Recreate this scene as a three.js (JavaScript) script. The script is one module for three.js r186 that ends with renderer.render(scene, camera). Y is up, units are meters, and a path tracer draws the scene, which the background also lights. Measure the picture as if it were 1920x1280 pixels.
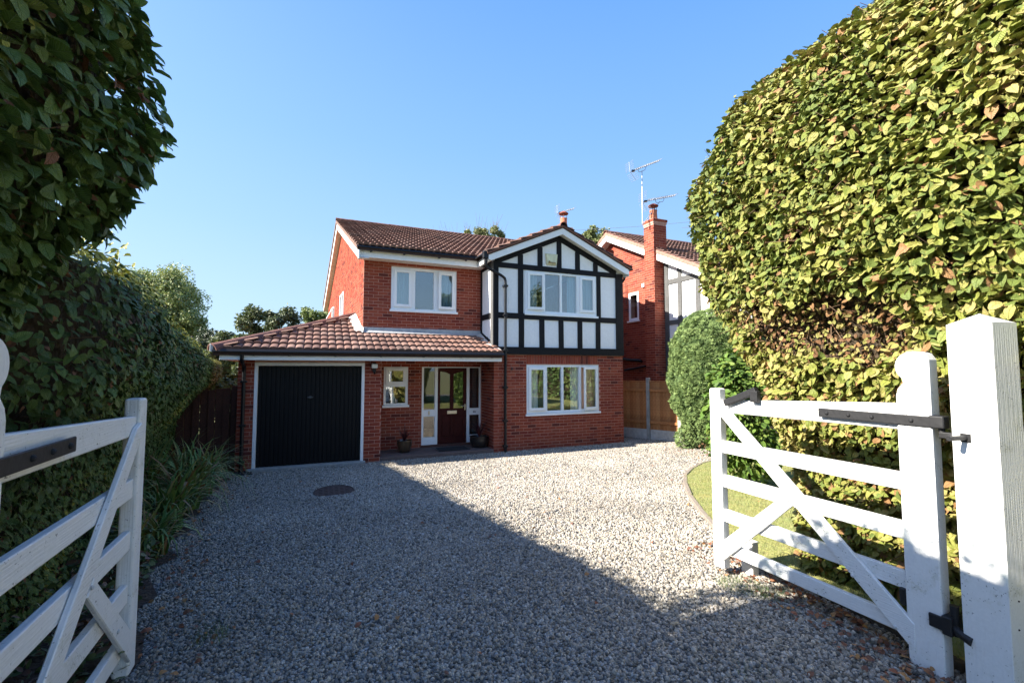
import * as THREE from 'three';
import { RoundedBoxGeometry } from 'three/addons/geometries/RoundedBoxGeometry.js';
import { mergeGeometries } from 'three/addons/utils/BufferGeometryUtils.js';

// ------------------------------------------------------------------ camera, sky, sun, exposure
const scene = new THREE.Scene();
const CAM = new THREE.Vector3(0, 2.0, 0);
const camera = new THREE.PerspectiveCamera(2 * Math.atan(640 / 850) * 180 / Math.PI, 1024 / 682, 0.05, 600);
camera.position.copy(CAM);
const PITCH = Math.atan(51 / 850);
camera.lookAt(0, 2.0 + Math.tan(PITCH) * 10, -10);
camera.updateMatrixWorld();

const renderer = new THREE.WebGLRenderer({ antialias: true });
renderer.setSize(1024, 682);
renderer.toneMapping = THREE.LinearToneMapping;
renderer.toneMappingExposure = 3.7;
renderer.shadowMap.enabled = true;

const YAW = 23.1 * Math.PI / 180;                       // the houses are turned by this
const EU = new THREE.Vector3(Math.cos(YAW), 0, -Math.sin(YAW));   // along the front, to the right
const EV = new THREE.Vector3(-Math.sin(YAW), 0, -Math.cos(YAW));  // away from the road
const ORG = new THREE.Vector3(-0.383, 0, -10.987);      // front left foot of the half-timbered gable
const toW = (u, v, h = 0) => ORG.clone().addScaledVector(EU, u).addScaledVector(EV, v).setY(h);
const uOf = (x, z) => (x - ORG.x) * EU.x + (z - ORG.z) * EU.z;
const vOf = (x, z) => (x - ORG.x) * EV.x + (z - ORG.z) * EV.z;

const SUN_EL = 33.5 * Math.PI / 180, SUN_SKEW = 4.5 * Math.PI / 180;
const sunDir = EU.clone().multiplyScalar(-Math.cos(SUN_SKEW)).addScaledVector(EV, Math.sin(SUN_SKEW)).multiplyScalar(Math.cos(SUN_EL)).setY(Math.sin(SUN_EL)).normalize();
const sun = new THREE.DirectionalLight(new THREE.Color(1.0, 0.93, 0.81), 4.9);
sun.name = 'sun';
sun.position.copy(sunDir).multiplyScalar(60);
sun.castShadow = true;
sun.shadow.mapSize.set(4096, 4096);
Object.assign(sun.shadow.camera, { left: -30, right: 30, top: 30, bottom: -30, near: 1, far: 160 });
scene.add(sun, sun.target);

{ // clear early-autumn sky, paler towards the horizon and towards the sun
  const W = 1024, H = 512, data = new Float32Array(W * H * 4), K = 1.12 / 3.7;
  const stops = [[-90, .40, .50, .60], [-1, .46, .66, .88], [0, .60, .84, 1.06], [8, .47, .74, 1.06], [16, .34, .63, 1.06], [26, .23, .52, 1.05], [40, .125, .385, 1.0], [60, .075, .28, .82], [90, .06, .23, .70]];
  for (let y = 0; y < H; y++) {
    const el = ((y + 0.5) / H - 0.5) * 180, e = el * Math.PI / 180;
    let i = 0; while (i < stops.length - 2 && el > stops[i + 1][0]) i++;
    const t = (el - stops[i][0]) / (stops[i + 1][0] - stops[i][0]);
    for (let x = 0; x < W; x++) {
      const az = ((x + 0.5) / W - 0.5) * 2 * Math.PI;
      const dx = Math.cos(az) * Math.cos(e), dz = Math.sin(az) * Math.cos(e), dy = Math.sin(e);
      const ang = Math.acos(Math.max(-1, Math.min(1, dx * sunDir.x + dy * sunDir.y + dz * sunDir.z))) * 180 / Math.PI;
      const g = Math.exp(-ang / 38), g2 = Math.exp(-ang / 9);
      const o = (y * W + x) * 4;
      for (let c = 0; c < 3; c++) {
        const b = stops[i][c + 1] + (stops[i + 1][c + 1] - stops[i][c + 1]) * t;
        data[o + c] = K * (b * (0.90 + 0.55 * g) + [.55, .46, .30][c] * g + (el > 0 ? 1.8 * g2 : 0));
      }
      data[o + 3] = 1;
    }
  }
  const sky = new THREE.DataTexture(data, W, H, THREE.RGBAFormat, THREE.FloatType);
  sky.mapping = THREE.EquirectangularReflectionMapping;
  sky.minFilter = sky.magFilter = THREE.LinearFilter;
  sky.needsUpdate = true;
  scene.background = sky;
  scene.environment = sky;
}

// ------------------------------------------------------------------ helpers
function mulberry(a) { return () => { a |= 0; a = a + 0x6D2B79F5 | 0; let t = Math.imul(a ^ a >>> 15, 1 | a); t = t + Math.imul(t ^ t >>> 7, 61 | t) ^ t; return ((t ^ t >>> 14) >>> 0) / 4294967296; }; }
const R = mulberry(20240917);
const rnd = (a, b) => a + (b - a) * R();
const gauss = () => (R() + R() + R() + R() - 2) * 1.0;
const V3 = (x, y, z) => new THREE.Vector3(x, y, z);
const C = (r, g, b) => new THREE.Color().setRGB(r, g, b);
const hash3 = (x, y, z) => { let h = Math.imul(x, 374761393) ^ Math.imul(y, 668265263) ^ Math.imul(z, 2147483647 ^ 1274126177); h = Math.imul(h ^ h >>> 13, 1274126177); return ((h ^ h >>> 16) >>> 0) / 4294967296; };
function vnoise(x, y, z) {
  const ix = Math.floor(x), iy = Math.floor(y), iz = Math.floor(z), fx = x - ix, fy = y - iy, fz = z - iz;
  const s = t => t * t * (3 - 2 * t), u = s(fx), v = s(fy), w = s(fz), L = (a, b, t) => a + (b - a) * t;
  return L(L(L(hash3(ix, iy, iz), hash3(ix + 1, iy, iz), u), L(hash3(ix, iy + 1, iz), hash3(ix + 1, iy + 1, iz), u), v),
    L(L(hash3(ix, iy, iz + 1), hash3(ix + 1, iy, iz + 1), u), L(hash3(ix, iy + 1, iz + 1), hash3(ix + 1, iy + 1, iz + 1), u), v), w);
}
const used = {};
function numbered(n) { const k = used[n] ?? 0; used[n] = k + 1; return k ? n + '_' + String(k).padStart(3, '0') : n; }
function shadowed(o) { o.castShadow = true; o.receiveShadow = true; return o; }
function mesh(name, geo, mat, parent, unique = false) {
  const m = shadowed(new THREE.Mesh(Array.isArray(geo) ? merge(geo) : geo, mat));
  m.name = unique || parent === scene ? numbered(name) : name;
  parent.add(m); return m;
}
function tag(o, label, category, group, kind) {
  if (label) o.userData.label = label; if (category) o.userData.category = category;
  if (group) o.userData.group = group; if (kind) o.userData.kind = kind; return o;
}
function thing(name, pos, yaw, label, category, group) {
  const o = new THREE.Group(); o.name = numbered(name); o.position.copy(pos); o.rotation.y = yaw; scene.add(o);
  return tag(o, label, category, group);
}
const structure = (o) => { o.userData.kind = 'structure'; return o; };
function metreUV(g) {                                   // texture coordinates in metres from the dominant axis of each face
  if (g.index) g = g.toNonIndexed();
  if (!g.attributes.normal) g.computeVertexNormals();
  const p = g.attributes.position, uv = new Float32Array(p.count * 2), a = V3(), b = V3(), c = V3();
  for (let i = 0; i < p.count; i += 3) {
    a.fromBufferAttribute(p, i); b.fromBufferAttribute(p, i + 1); c.fromBufferAttribute(p, i + 2);
    const n = b.clone().sub(a).cross(c.clone().sub(a)), ax = Math.abs(n.x), ay = Math.abs(n.y), az = Math.abs(n.z);
    [a, b, c].forEach((q, k) => {
      const o = (i + k) * 2;
      if (ax >= ay && ax >= az) { uv[o] = q.z; uv[o + 1] = q.y; } else if (ay >= az) { uv[o] = q.x; uv[o + 1] = q.z; } else { uv[o] = q.x; uv[o + 1] = q.y; }
    });
  }
  g.setAttribute('uv', new THREE.BufferAttribute(uv, 2));
  return g;
}
function merge(list) {
  return mergeGeometries(list.map(g => {
    let q = g.index ? g.toNonIndexed() : g;
    if (!q.attributes.normal) q.computeVertexNormals();
    if (!q.attributes.uv) q = metreUV(q);
    for (const k of Object.keys(q.attributes)) if (!['position', 'normal', 'uv'].includes(k)) q.deleteAttribute(k);
    return q;
  }));
}
// box from ranges, edges eased by r
function bx(x0, x1, y0, y1, z0, z1, r = 0.004) {
  const w = Math.abs(x1 - x0), h = Math.abs(y1 - y0), d = Math.abs(z1 - z0);
  const rr = Math.min(r, w / 2.2, h / 2.2, d / 2.2);
  const g = rr > 0 ? new RoundedBoxGeometry(w, h, d, 1, rr) : new THREE.BoxGeometry(w, h, d);
  g.translate((x0 + x1) / 2, (y0 + y1) / 2, (z0 + z1) / 2);
  return metreUV(g);
}
// bar of rectangular section between two points in the xy plane
function bar(x0, y0, x1, y1, w, z0, z1, r = 0.004) {
  const L = Math.hypot(x1 - x0, y1 - y0);
  const g = bx(-L / 2, L / 2, -w / 2, w / 2, z0, z1, r);
  g.rotateZ(Math.atan2(y1 - y0, x1 - x0)); g.translate((x0 + x1) / 2, (y0 + y1) / 2, 0);
  return g;
}
function poly(points, z0, z1, holes = [], bevel = 0) {  // outline in xy, extruded z0..z1
  const s = new THREE.Shape(points.map(p => new THREE.Vector2(p[0], p[1])));
  for (const h of holes) s.holes.push(new THREE.Path(h.map(p => new THREE.Vector2(p[0], p[1]))));
  const g = new THREE.ExtrudeGeometry(s, { depth: z1 - z0 - 2 * bevel, bevelEnabled: bevel > 0, bevelSize: bevel, bevelThickness: bevel, bevelSegments: 1, bevelOffset: -bevel, curveSegments: 8 });
  g.translate(0, 0, z0 + bevel);
  return metreUV(g);
}
const rect = (a, b, c, d) => [[a, c], [b, c], [b, d], [a, d]];
function tube(points, r, seg = 24, rad = 8) { return new THREE.TubeGeometry(new THREE.CatmullRomCurve3(points, false, 'catmullrom', 0.1), seg, r, rad, false); }
function rod(a, b, r, sides = 8) {
  const d = b.clone().sub(a), g = new THREE.CylinderGeometry(r, r, d.length(), sides);
  g.applyQuaternion(new THREE.Quaternion().setFromUnitVectors(V3(0, 1, 0), d.clone().normalize()));
  g.translate((a.x + b.x) / 2, (a.y + b.y) / 2, (a.z + b.z) / 2);
  return g;
}
function slab(points, thick, dir = V3(0, -1, 0)) {      // convex polygon with thickness
  const pos = [], top = points, bot = points.map(p => p.clone().addScaledVector(dir, thick));
  const tri = (a, b, c) => pos.push(a.x, a.y, a.z, b.x, b.y, b.z, c.x, c.y, c.z);
  for (let i = 1; i < top.length - 1; i++) { tri(top[0], top[i], top[i + 1]); tri(bot[0], bot[i + 1], bot[i]); }
  for (let i = 0; i < top.length; i++) { const j = (i + 1) % top.length; tri(top[i], bot[i], bot[j]); tri(top[i], bot[j], top[j]); }
  const g = new THREE.BufferGeometry(); g.setAttribute('position', new THREE.Float32BufferAttribute(pos, 3));
  g.computeVertexNormals();
  return metreUV(g);
}
// countable pieces: the nearest `limit` as meshes of their own, the rest as instanced stuff under the same parents
const TMP = new THREE.Matrix4();
function pieces(list, name, stuffName, geos, palette, single, many, limit) {
  const mats = palette.map(c => { const m = single.clone(); m.color.copy(c); return m; });
  list.sort((a, b) => a.dist - b.dist);
  list.slice(0, limit).forEach(it => {
    const m = shadowed(new THREE.Mesh(geos[it.g ?? 0], mats[it.c])); m.name = name;
    it.m.decompose(m.position, m.quaternion, m.scale); it.parent.add(m);
  });
  const by = new Map();
  for (const it of list.slice(limit)) { const k = it.parent.uuid + (it.g ?? 0); if (!by.has(k)) by.set(k, []); by.get(k).push(it); }
  for (const l of by.values()) {
    const im = shadowed(new THREE.InstancedMesh(geos[l[0].g ?? 0], many, l.length)); im.name = stuffName; im.userData.kind = 'stuff';
    l.forEach((it, i) => { im.setMatrixAt(i, it.m); im.setColorAt(i, palette[it.c]); });
    l[0].parent.add(im);
  }
}
function inFrame(p, m = 1.03) { const q = p.clone().project(camera); return q.z < 1 && Math.abs(q.x) < m && Math.abs(q.y) < m; }

// ground level falls from the gate to the house
const gyv = v => v > -0.5 ? 0 : v < -8.5 ? 0.5 : (-0.5 - v) * 0.0625;
const gy = (x, z) => gyv(vOf(x, z));

// ------------------------------------------------------------------ textures and materials
function tex(size, fn, srgb, rep = 1) {
  const d = new Uint8Array(size * size * 4);
  for (let y = 0; y < size; y++) for (let x = 0; x < size; x++) {
    const c = fn(x / size, y / size), o = (y * size + x) * 4;
    d[o] = c[0] * 255; d[o + 1] = c[1] * 255; d[o + 2] = c[2] * 255; d[o + 3] = 255;
  }
  const t = new THREE.DataTexture(d, size, size); t.wrapS = t.wrapT = THREE.RepeatWrapping;
  t.magFilter = t.minFilter = THREE.LinearFilter; t.repeat.set(rep, rep);
  if (srgb) t.colorSpace = THREE.SRGBColorSpace;
  t.needsUpdate = true; return t;
}
// seamless noise by wrapping on a torus grid
function tnoise(u, v, f, seed) {
  const x = u * f, y = v * f, ix = Math.floor(x), iy = Math.floor(y), fx = x - ix, fy = y - iy, s = t => t * t * (3 - 2 * t), a = s(fx), b = s(fy);
  const h = (i, j) => hash3(((i % f) + f) % f, ((j % f) + f) % f, seed);
  return (h(ix, iy) * (1 - a) + h(ix + 1, iy) * a) * (1 - b) + (h(ix, iy + 1) * (1 - a) + h(ix + 1, iy + 1) * a) * b;
}
const fbm = (u, v, f, seed) => (tnoise(u, v, f, seed) + .5 * tnoise(u, v, f * 2, seed + 1) + .25 * tnoise(u, v, f * 4, seed + 2) + .125 * tnoise(u, v, f * 8, seed + 3)) / 1.875;
const cl = x => Math.max(0, Math.min(1, x));
const texGrain = tex(256, (u, v) => { const n = fbm(u, v, 16, 3), w = fbm(u, v, 4, 9), k = cl(.84 + .2 * n + .08 * (w - .5)); return [k, k, k]; }, true);
const texRender = tex(256, (u, v) => { const k = cl(.95 + .05 * fbm(u, v, 32, 7) + .02 * (fbm(u, v, 4, 8) - .5)); return [k, k, k]; }, true);
const texBump = tex(256, (u, v) => { const n = fbm(u, v, 32, 5); return [n, n, n]; });
const texWoodV = tex(256, (u, v) => { const k = cl(.80 + .24 * tnoise(u, v * .999, 64, 11) * (.6 + .4 * tnoise(u, v, 4, 12)) + .12 * (fbm(u, v, 4, 13) - .5)); return [k, k, k]; }, true);
// old white gloss paint: hairline cracks, chips and grey-green grime specks
const texPaint = tex(512, (u, v) => {
  const g = fbm(u, v, 8, 21), speck = fbm(u, v, 64, 22), crack = Math.abs(tnoise(u, v, 24, 23) - .5) < .012 && tnoise(u, v, 8, 24) > .66 ? 1 : 0;
  const grime = cl((g - .60) * 6) * cl((speck - .42) * 4);
  const k = .93 + .05 * speck; const chip = cl((tnoise(u, v, 96, 27) - .90) * 30) * cl((g - .5) * 9); const q = 1 - .10 * crack * chip - .45 * chip - .10 * grime;
  return [cl(k * q), cl(k * q * 1.0), cl(k * (q - .03 * grime))];
}, true, 1.6);
const texPaintBump = tex(256, (u, v) => { const n = .6 * fbm(u, v, 64, 25) + .4 * tnoise(u, v, 128, 26); return [n, n, n]; }, false, 3);
const texTile = tex(256, (u, v) => { const a = fbm(u, v, 8, 31), b = fbm(u, v, 32, 32), li = cl((fbm(u, v, 16, 33) - .62) * 7); const k = .76 + .4 * a * b + .12 * a; return [cl(k + .1 * li), cl(k + .22 * li), cl(k + .25 * li)]; }, true, 2);
const std = (o) => new THREE.MeshStandardMaterial(o);
const phy = (o) => new THREE.MeshPhysicalMaterial(o);
const M = {};
M.paint = phy({ color: C(.80, .80, .79), roughness: .42, map: texPaint, bumpMap: texPaintBump, bumpScale: .0012 });
const grain = (u, v) => .5 * tnoise(u, (v * 23) % 1, 8, 61) + .3 * tnoise(u, (v * 47) % 1, 8, 62) + .2 * fbm(u, v, 64, 63);
const texGrainH = tex(512, (u, v) => { const g = grain(u, v), k = cl(g); return [k, k, k]; }, false, 1.4), texGrainV = tex(512, (u, v) => { const g = grain(v, u), k = cl(g); return [k, k, k]; }, false, 1.4);
M.paint.bumpMap = texGrainH; M.paint.bumpScale = .0018;
M.paintV = M.paint.clone(); M.paintV.bumpMap = texGrainV;
M.postPaint = phy({ color: C(.80, .80, .78), roughness: .5, map: texPaint, bumpMap: texGrainV, bumpScale: .0013 });
M.upvc = phy({ color: C(.84, .85, .86), roughness: .28 });
M.fascia = phy({ color: C(.84, .84, .84), roughness: .4, map: texRender });
M.render = std({ color: C(.85, .85, .86), roughness: .85, map: texRender, bumpMap: texBump, bumpScale: .002 });
M.timber = phy({ color: C(.010, .010, .013), roughness: .65, specularIntensity: .4, map: texWoodV, bumpMap: texWoodV, bumpScale: .003 });
M.timberGrey = std({ color: C(.10, .10, .10), roughness: .8, map: texWoodV, bumpMap: texWoodV, bumpScale: .003 });
M.blackPlastic = phy({ color: C(.010, .010, .012), roughness: .38, specularIntensity: .7 });
M.iron = std({ color: C(.02, .02, .022), roughness: .55, metalness: .3, map: texGrain, bumpMap: texBump, bumpScale: .002 });
M.galv = std({ color: C(.45, .46, .48), roughness: .45, metalness: .8 });
M.mortar = std({ color: C(.54, .30, .23), roughness: .95, map: texGrain });
M.brick = phy({ color: C(1, 1, 1), roughness: .95, specularIntensity: .25, map: texGrain, bumpMap: texBump, bumpScale: .003 });
M.tile = std({ color: C(1, 1, 1), roughness: .85, map: texTile, bumpMap: texBump, bumpScale: .003 });
M.deck = std({ color: C(.06, .035, .03), roughness: .95, map: texGrain });
M.soffit = std({ color: C(.70, .62, .56), roughness: .8, map: texGrain });
M.lead = std({ color: C(.42, .43, .45), roughness: .6, metalness: .1, map: texGrain, bumpMap: texBump, bumpScale: .006 });
M.mortarGrey = std({ color: C(.55, .53, .50), roughness: .95, map: texGrain, bumpMap: texBump, bumpScale: .008 });
M.concrete = std({ color: C(.36, .35, .33), roughness: .95, map: texGrain, bumpMap: texBump, bumpScale: .004 });
M.glass = phy({ color: C(.93, .97, .96), roughness: .01, transmission: 1, thickness: 0, ior: 2.33 });
M.garage = phy({ color: C(.006, .006, .007), roughness: .5, specularIntensity: .35 });
M.door = phy({ color: C(.065, .011, .009), roughness: .6, specularIntensity: .3, map: texWoodV });
M.brass = std({ color: C(.62, .56, .45), roughness: .35, metalness: .8 });
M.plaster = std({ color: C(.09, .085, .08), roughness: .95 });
M.curtainU = phy({ color: C(.30, .42, .50), roughness: 1, transmission: .25, thickness: 0 });
M.curtain = std({ color: C(.80, .76, .68), roughness: 1 });
M.terracotta = std({ color: C(.42, .15, .08), roughness: .85, map: texGrain });
M.fenceWood = std({ color: C(.50, .205, .07), roughness: .85, map: texWoodV, bumpMap: texWoodV, bumpScale: .004 });
M.fenceDark = std({ color: C(.085, .03, .018), roughness: .85, map: texWoodV, bumpMap: texWoodV, bumpScale: .004 });
M.rust = std({ color: C(.065, .038, .03), roughness: .85, map: texGrain, bumpMap: texBump, bumpScale: .004 });
M.bark = std({ color: C(.09, .07, .05), roughness: .95, map: texWoodV, bumpMap: texBump, bumpScale: .01 });
M.twig = std({ color: C(.16, .10, .06), roughness: .9 });
M.hedgeCore = std({ color: C(.055, .038, .022), roughness: 1, map: texGrain, bumpMap: texBump, bumpScale: .05 });
const leafMat = (t = .32, rough = .5) => phy({ color: C(1, 1, 1), roughness: rough, transmission: t, thickness: 0, side: THREE.DoubleSide });
// leaf blade: pale midrib and side veins, mottled green, browned spots and margins here and there
const leafVein = (u, v) => { const x = Math.abs(u - .5), mid = x < .012 ? 1 : 0, f = ((v - x * .9) * 9) % 1, side = Math.abs(((f + 1) % 1) - .5) < .07 && x < .36 ? .7 : 0; return Math.max(mid, side); };
const texLeaf = tex(128, (u, v) => { const n = fbm(u, v, 8, 71), vein = leafVein(u, v), x = Math.abs(u - .5), spot = cl((tnoise(u, v, 16, 72) - .86) * 12), edge = cl((x - .23) * 9) * cl((n - .42) * 5); const k = .93 + .07 * n + .06 * vein, b = Math.max(spot * .5, edge * .35); return [cl(k * (1 - .12 * b)), cl(k * (1 - .34 * b)), cl(k * (1 - .3 * b) + .05 * vein)]; }, true);
const texLeafB = tex(128, (u, v) => { const k = cl(.5 * fbm(u, v, 8, 73) + .5 * (1 - leafVein(u, v))); return [k, k, k]; });
M.leaf = leafMat(.24, .55); M.leaf.map = texLeaf; M.leaf.bumpMap = texLeafB; M.leaf.bumpScale = .009; M.leaf.specularIntensity = .55;
M.leafFar = leafMat(.42, .7);
M.stone = std({ color: C(1, 1, 1), roughness: .85 });

// ------------------------------------------------------------------ ground, drive, lawn
function sheet(us, vs, dy, name, mat, keep = () => true) {
  const pos = [], uv = [];
  for (let i = 0; i < us.length - 1; i++) for (let j = 0; j < vs.length - 1; j++) {
    if (!keep((us[i] + us[i + 1]) / 2, (vs[j] + vs[j + 1]) / 2)) continue;
    const q = [[us[i], vs[j]], [us[i + 1], vs[j]], [us[i + 1], vs[j + 1]], [us[i], vs[j + 1]]];
    for (const k of [0, 1, 2, 0, 2, 3]) { const p = toW(q[k][0], q[k][1], gyv(q[k][1]) + dy); pos.push(p.x, p.y, p.z); uv.push(q[k][0], q[k][1]); }
  }
  const g = new THREE.BufferGeometry(); g.setAttribute('position', new THREE.Float32BufferAttribute(pos, 3)); g.setAttribute('uv', new THREE.Float32BufferAttribute(uv, 2));
  g.computeVertexNormals();
  return structure(mesh(name, g, mat, scene));
}
const steps = (a, b, n) => Array.from({ length: n + 1 }, (_, i) => a + (b - a) * i / n);
const vBreaks = [-8.5, -0.5];
const texGround = tex(512, (u, v) => { const a = fbm(u, v, 16, 41), b = fbm(u, v, 64, 42); const g = cl((a - .5) * 3 + .5); return [.30 + .16 * b + .06 * (1 - g), .33 + .16 * b, .20 + .1 * b]; }, true, .25);
M.ground = std({ roughness: 1, map: texGround });
sheet([-250, -40, -8, 8, 40, 250], [-250, -40, -8.5, -0.5, 40, 300], -0.006, 'ground', M.ground);
// gravel bed under the loose stones: packed stones as colour and fine relief
const cells = (() => { const n = 48, p = []; for (let i = 0; i < n * n; i++) p.push([R(), R(), R()]); return (u, v) => {
  const x = u * n, y = v * n, ix = Math.floor(x), iy = Math.floor(y); let d1 = 9, d2 = 9, id = 0;
  for (let i = -1; i <= 1; i++) for (let j = -1; j <= 1; j++) { const k = ((iy + j + n) % n) * n + (ix + i + n) % n, dx = ix + i + p[k][0] - x, dy = iy + j + p[k][1] - y, d = Math.hypot(dx, dy); if (d < d1) { d2 = d1; d1 = d; id = p[k][2]; } else if (d < d2) d2 = d; }
  return [id, d2 - d1]; }; })();
const texGravel = tex(512, (u, v) => { const [id, e] = cells(u, v), k = e < .1 ? .22 : .36 + .34 * id; return [k * 1.02, k, k * .97]; }, true, .8);
const texGravelB = tex(512, (u, v) => { const [id, e] = cells(u, v), k = cl(Math.min(e * 2.2, 1) * (.6 + .4 * id)); return [k, k, k]; }, false, .8);
M.gravel = std({ roughness: .95, map: texGravel, bumpMap: texGravelB, bumpScale: .018 });
const driveKeep = (u, v) => true;
sheet(steps(-6.6, 5.4, 12), [-14, -8.5, -7, -5, -3, -1.5, -0.5, 0, 1.2], -0.002, 'gravel_driveway', M.gravel, driveKeep);

// lawn outline in (u, v); the kerb runs along its left side
const kerbLine = [[4.6, -3.72], [3.4, -3.5], [2.7, -3.72], [2.1, -4.08], [1.55, -4.5], [1.05, -5.02], [0.55, -5.62], [0.1, -6.25], [-0.3, -6.85], [-0.62, -7.5], [-0.82, -8.2], [-0.98, -9.0], [-1.15, -10.2], [-1.3, -12]];
const lawnPoly = [...kerbLine, [7.5, -12], [7.5, -3.9]];
function inside(u, v, P) { let c = false; for (let i = 0, j = P.length - 1; i < P.length; j = i++) if ((P[i][1] > v) !== (P[j][1] > v) && u < (P[j][0] - P[i][0]) * (v - P[i][1]) / (P[j][1] - P[i][1]) + P[i][0]) c = !c; return c; }
{
  const shape = new THREE.Shape(lawnPoly.map(p => new THREE.Vector2(p[0], p[1])));
  let g = new THREE.ShapeGeometry(shape).toNonIndexed();
  // cut finely enough that it follows the slope
  const P = g.attributes.position, out = [];
  const tri = (a, b, c, d) => { const l = Math.max(Math.hypot(a[0] - b[0], a[1] - b[1]), Math.hypot(b[0] - c[0], b[1] - c[1]), Math.hypot(c[0] - a[0], c[1] - a[1]));
    if (d > 6 || l < .6) { out.push(a, b, c); return; } const m = (p, q) => [(p[0] + q[0]) / 2, (p[1] + q[1]) / 2], ab = m(a, b), bc = m(b, c), ca = m(c, a); tri(a, ab, ca, d + 1); tri(ab, b, bc, d + 1); tri(ca, bc, c, d + 1); tri(ab, bc, ca, d + 1); };
  for (let i = 0; i < P.count; i += 3) tri([P.getX(i), P.getY(i)], [P.getX(i + 1), P.getY(i + 1)], [P.getX(i + 2), P.getY(i + 2)], 0);
  const pos = [], uv = [];
  for (const q of out) { const w = toW(q[0], q[1], gyv(q[1]) + .03); pos.push(w.x, w.y, w.z); uv.push(q[0], q[1]); }
  g = new THREE.BufferGeometry(); g.setAttribute('position', new THREE.Float32BufferAttribute(pos, 3)); g.setAttribute('uv', new THREE.Float32BufferAttribute(uv, 2)); g.computeVertexNormals();
  const texLawn = tex(256, (u, v) => { const a = fbm(u, v, 8, 51), b = fbm(u, v, 64, 52); return [.43 + .12 * b + .08 * a, .47 + .12 * b, .26 + .08 * b]; }, true, .7);
  structure(mesh('lawn', g, std({ roughness: 1, map: texLawn, bumpMap: texBump, bumpScale: .02 }), scene));
  // concrete edging: separate lengths butted end to end
  const kerb = new THREE.Group(); kerb.name = 'lawn_edging'; structure(kerb); scene.add(kerb);
  for (let i = 0; i < kerbLine.length - 1; i++) {
    const a = kerbLine[i], b = kerbLine[i + 1], n = Math.max(1, Math.round(Math.hypot(b[0] - a[0], b[1] - a[1]) / .6));
    for (let k = 0; k < n; k++) {
      const t0 = k / n, t1 = (k + 1) / n, p = toW(a[0] + (b[0] - a[0]) * t0, a[1] + (b[1] - a[1]) * t0), q = toW(a[0] + (b[0] - a[0]) * t1, a[1] + (b[1] - a[1]) * t1);
      p.y = gy(p.x, p.z); q.y = gy(q.x, q.z);
      const L = p.distanceTo(q), m = new THREE.Mesh(bx(-L / 2 + .003, L / 2 - .003, -.08, .045 + rnd(-.008, .008), -.028, .028, .008), i > 8 ? M.bark : M.edging ??= std({ color: C(.25, .205, .165), roughness: 1, map: texGrain, bumpMap: texBump, bumpScale: .006 }));
      shadowed(m); m.name = 'edging_board'; m.position.copy(p).add(q).multiplyScalar(.5);
      m.rotation.y = Math.atan2(-(q.z - p.z), q.x - p.x); m.rotation.order = 'YZX'; m.rotation.z = Math.asin((q.y - p.y) / L); kerb.add(m);
    }
  }
}
// planting border along the left hedge
const borderU = v => { const T = [[2, -5.6], [-.4, -5.46], [-2.4, -5.42], [-4.5, -5.27], [-6.2, -5.06], [-7, -4.88], [-8.5, -4.45], [-12, -3.8]]; for (let i = 0; i < T.length - 1; i++) if (v >= T[i + 1][0]) { const t = (v - T[i][0]) / (T[i + 1][0] - T[i][0]); return T[i][1] + (T[i + 1][1] - T[i][1]) * Math.min(1, Math.max(0, t)); } return -3.8; };
{
  const pos = [], uv = [], vs = steps(-12, 1, 40);
  for (let i = 0; i < 40; i++) {
    const e0 = borderU(vs[i]) + .1 * Math.sin(vs[i] * 7), e1 = borderU(vs[i + 1]) + .1 * Math.sin(vs[i + 1] * 7);
    const q = [[-9, vs[i]], [e0, vs[i]], [e1, vs[i + 1]], [-9, vs[i + 1]]];
    for (const k of [0, 1, 2, 0, 2, 3]) { const w = toW(q[k][0], q[k][1], gyv(q[k][1]) + .012); pos.push(w.x, w.y, w.z); uv.push(q[k][0], q[k][1]); }
  }
  const g = new THREE.BufferGeometry(); g.setAttribute('position', new THREE.Float32BufferAttribute(pos, 3)); g.setAttribute('uv', new THREE.Float32BufferAttribute(uv, 2)); g.computeVertexNormals();
  M.soil = std({ color: C(.07, .045, .03), roughness: 1, map: texGrain, bumpMap: texBump, bumpScale: .03 });
  structure(mesh('border_soil', g, M.soil, scene));
}

// ------------------------------------------------------------------ the house: shared builders. In house space x = u, y = h, z = -v
const brickPalette = [C(.315, .072, .042), C(.280, .060, .037), C(.345, .088, .052), C(.235, .050, .034), C(.295, .080, .050), C(.140, .038, .030)];
const pickBrick = () => { const r = R(); return r < .26 ? 0 : r < .48 ? 1 : r < .64 ? 2 : r < .80 ? 3 : r < .93 ? 4 : 5; };
const BRICK = metreUV(new THREE.BoxGeometry(1, 1, 1));
const wallBasis = (dir, n) => dir.clone().cross(V3(0, 1, 0)).dot(n) > 0 ? new THREE.Matrix4().makeBasis(dir, V3(0, 1, 0), n) : new THREE.Matrix4().makeBasis(dir.clone().negate(), V3(0, 1, 0), n);
const bricks = { house: [], neighbour: [] };
const wp = V3();
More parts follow.
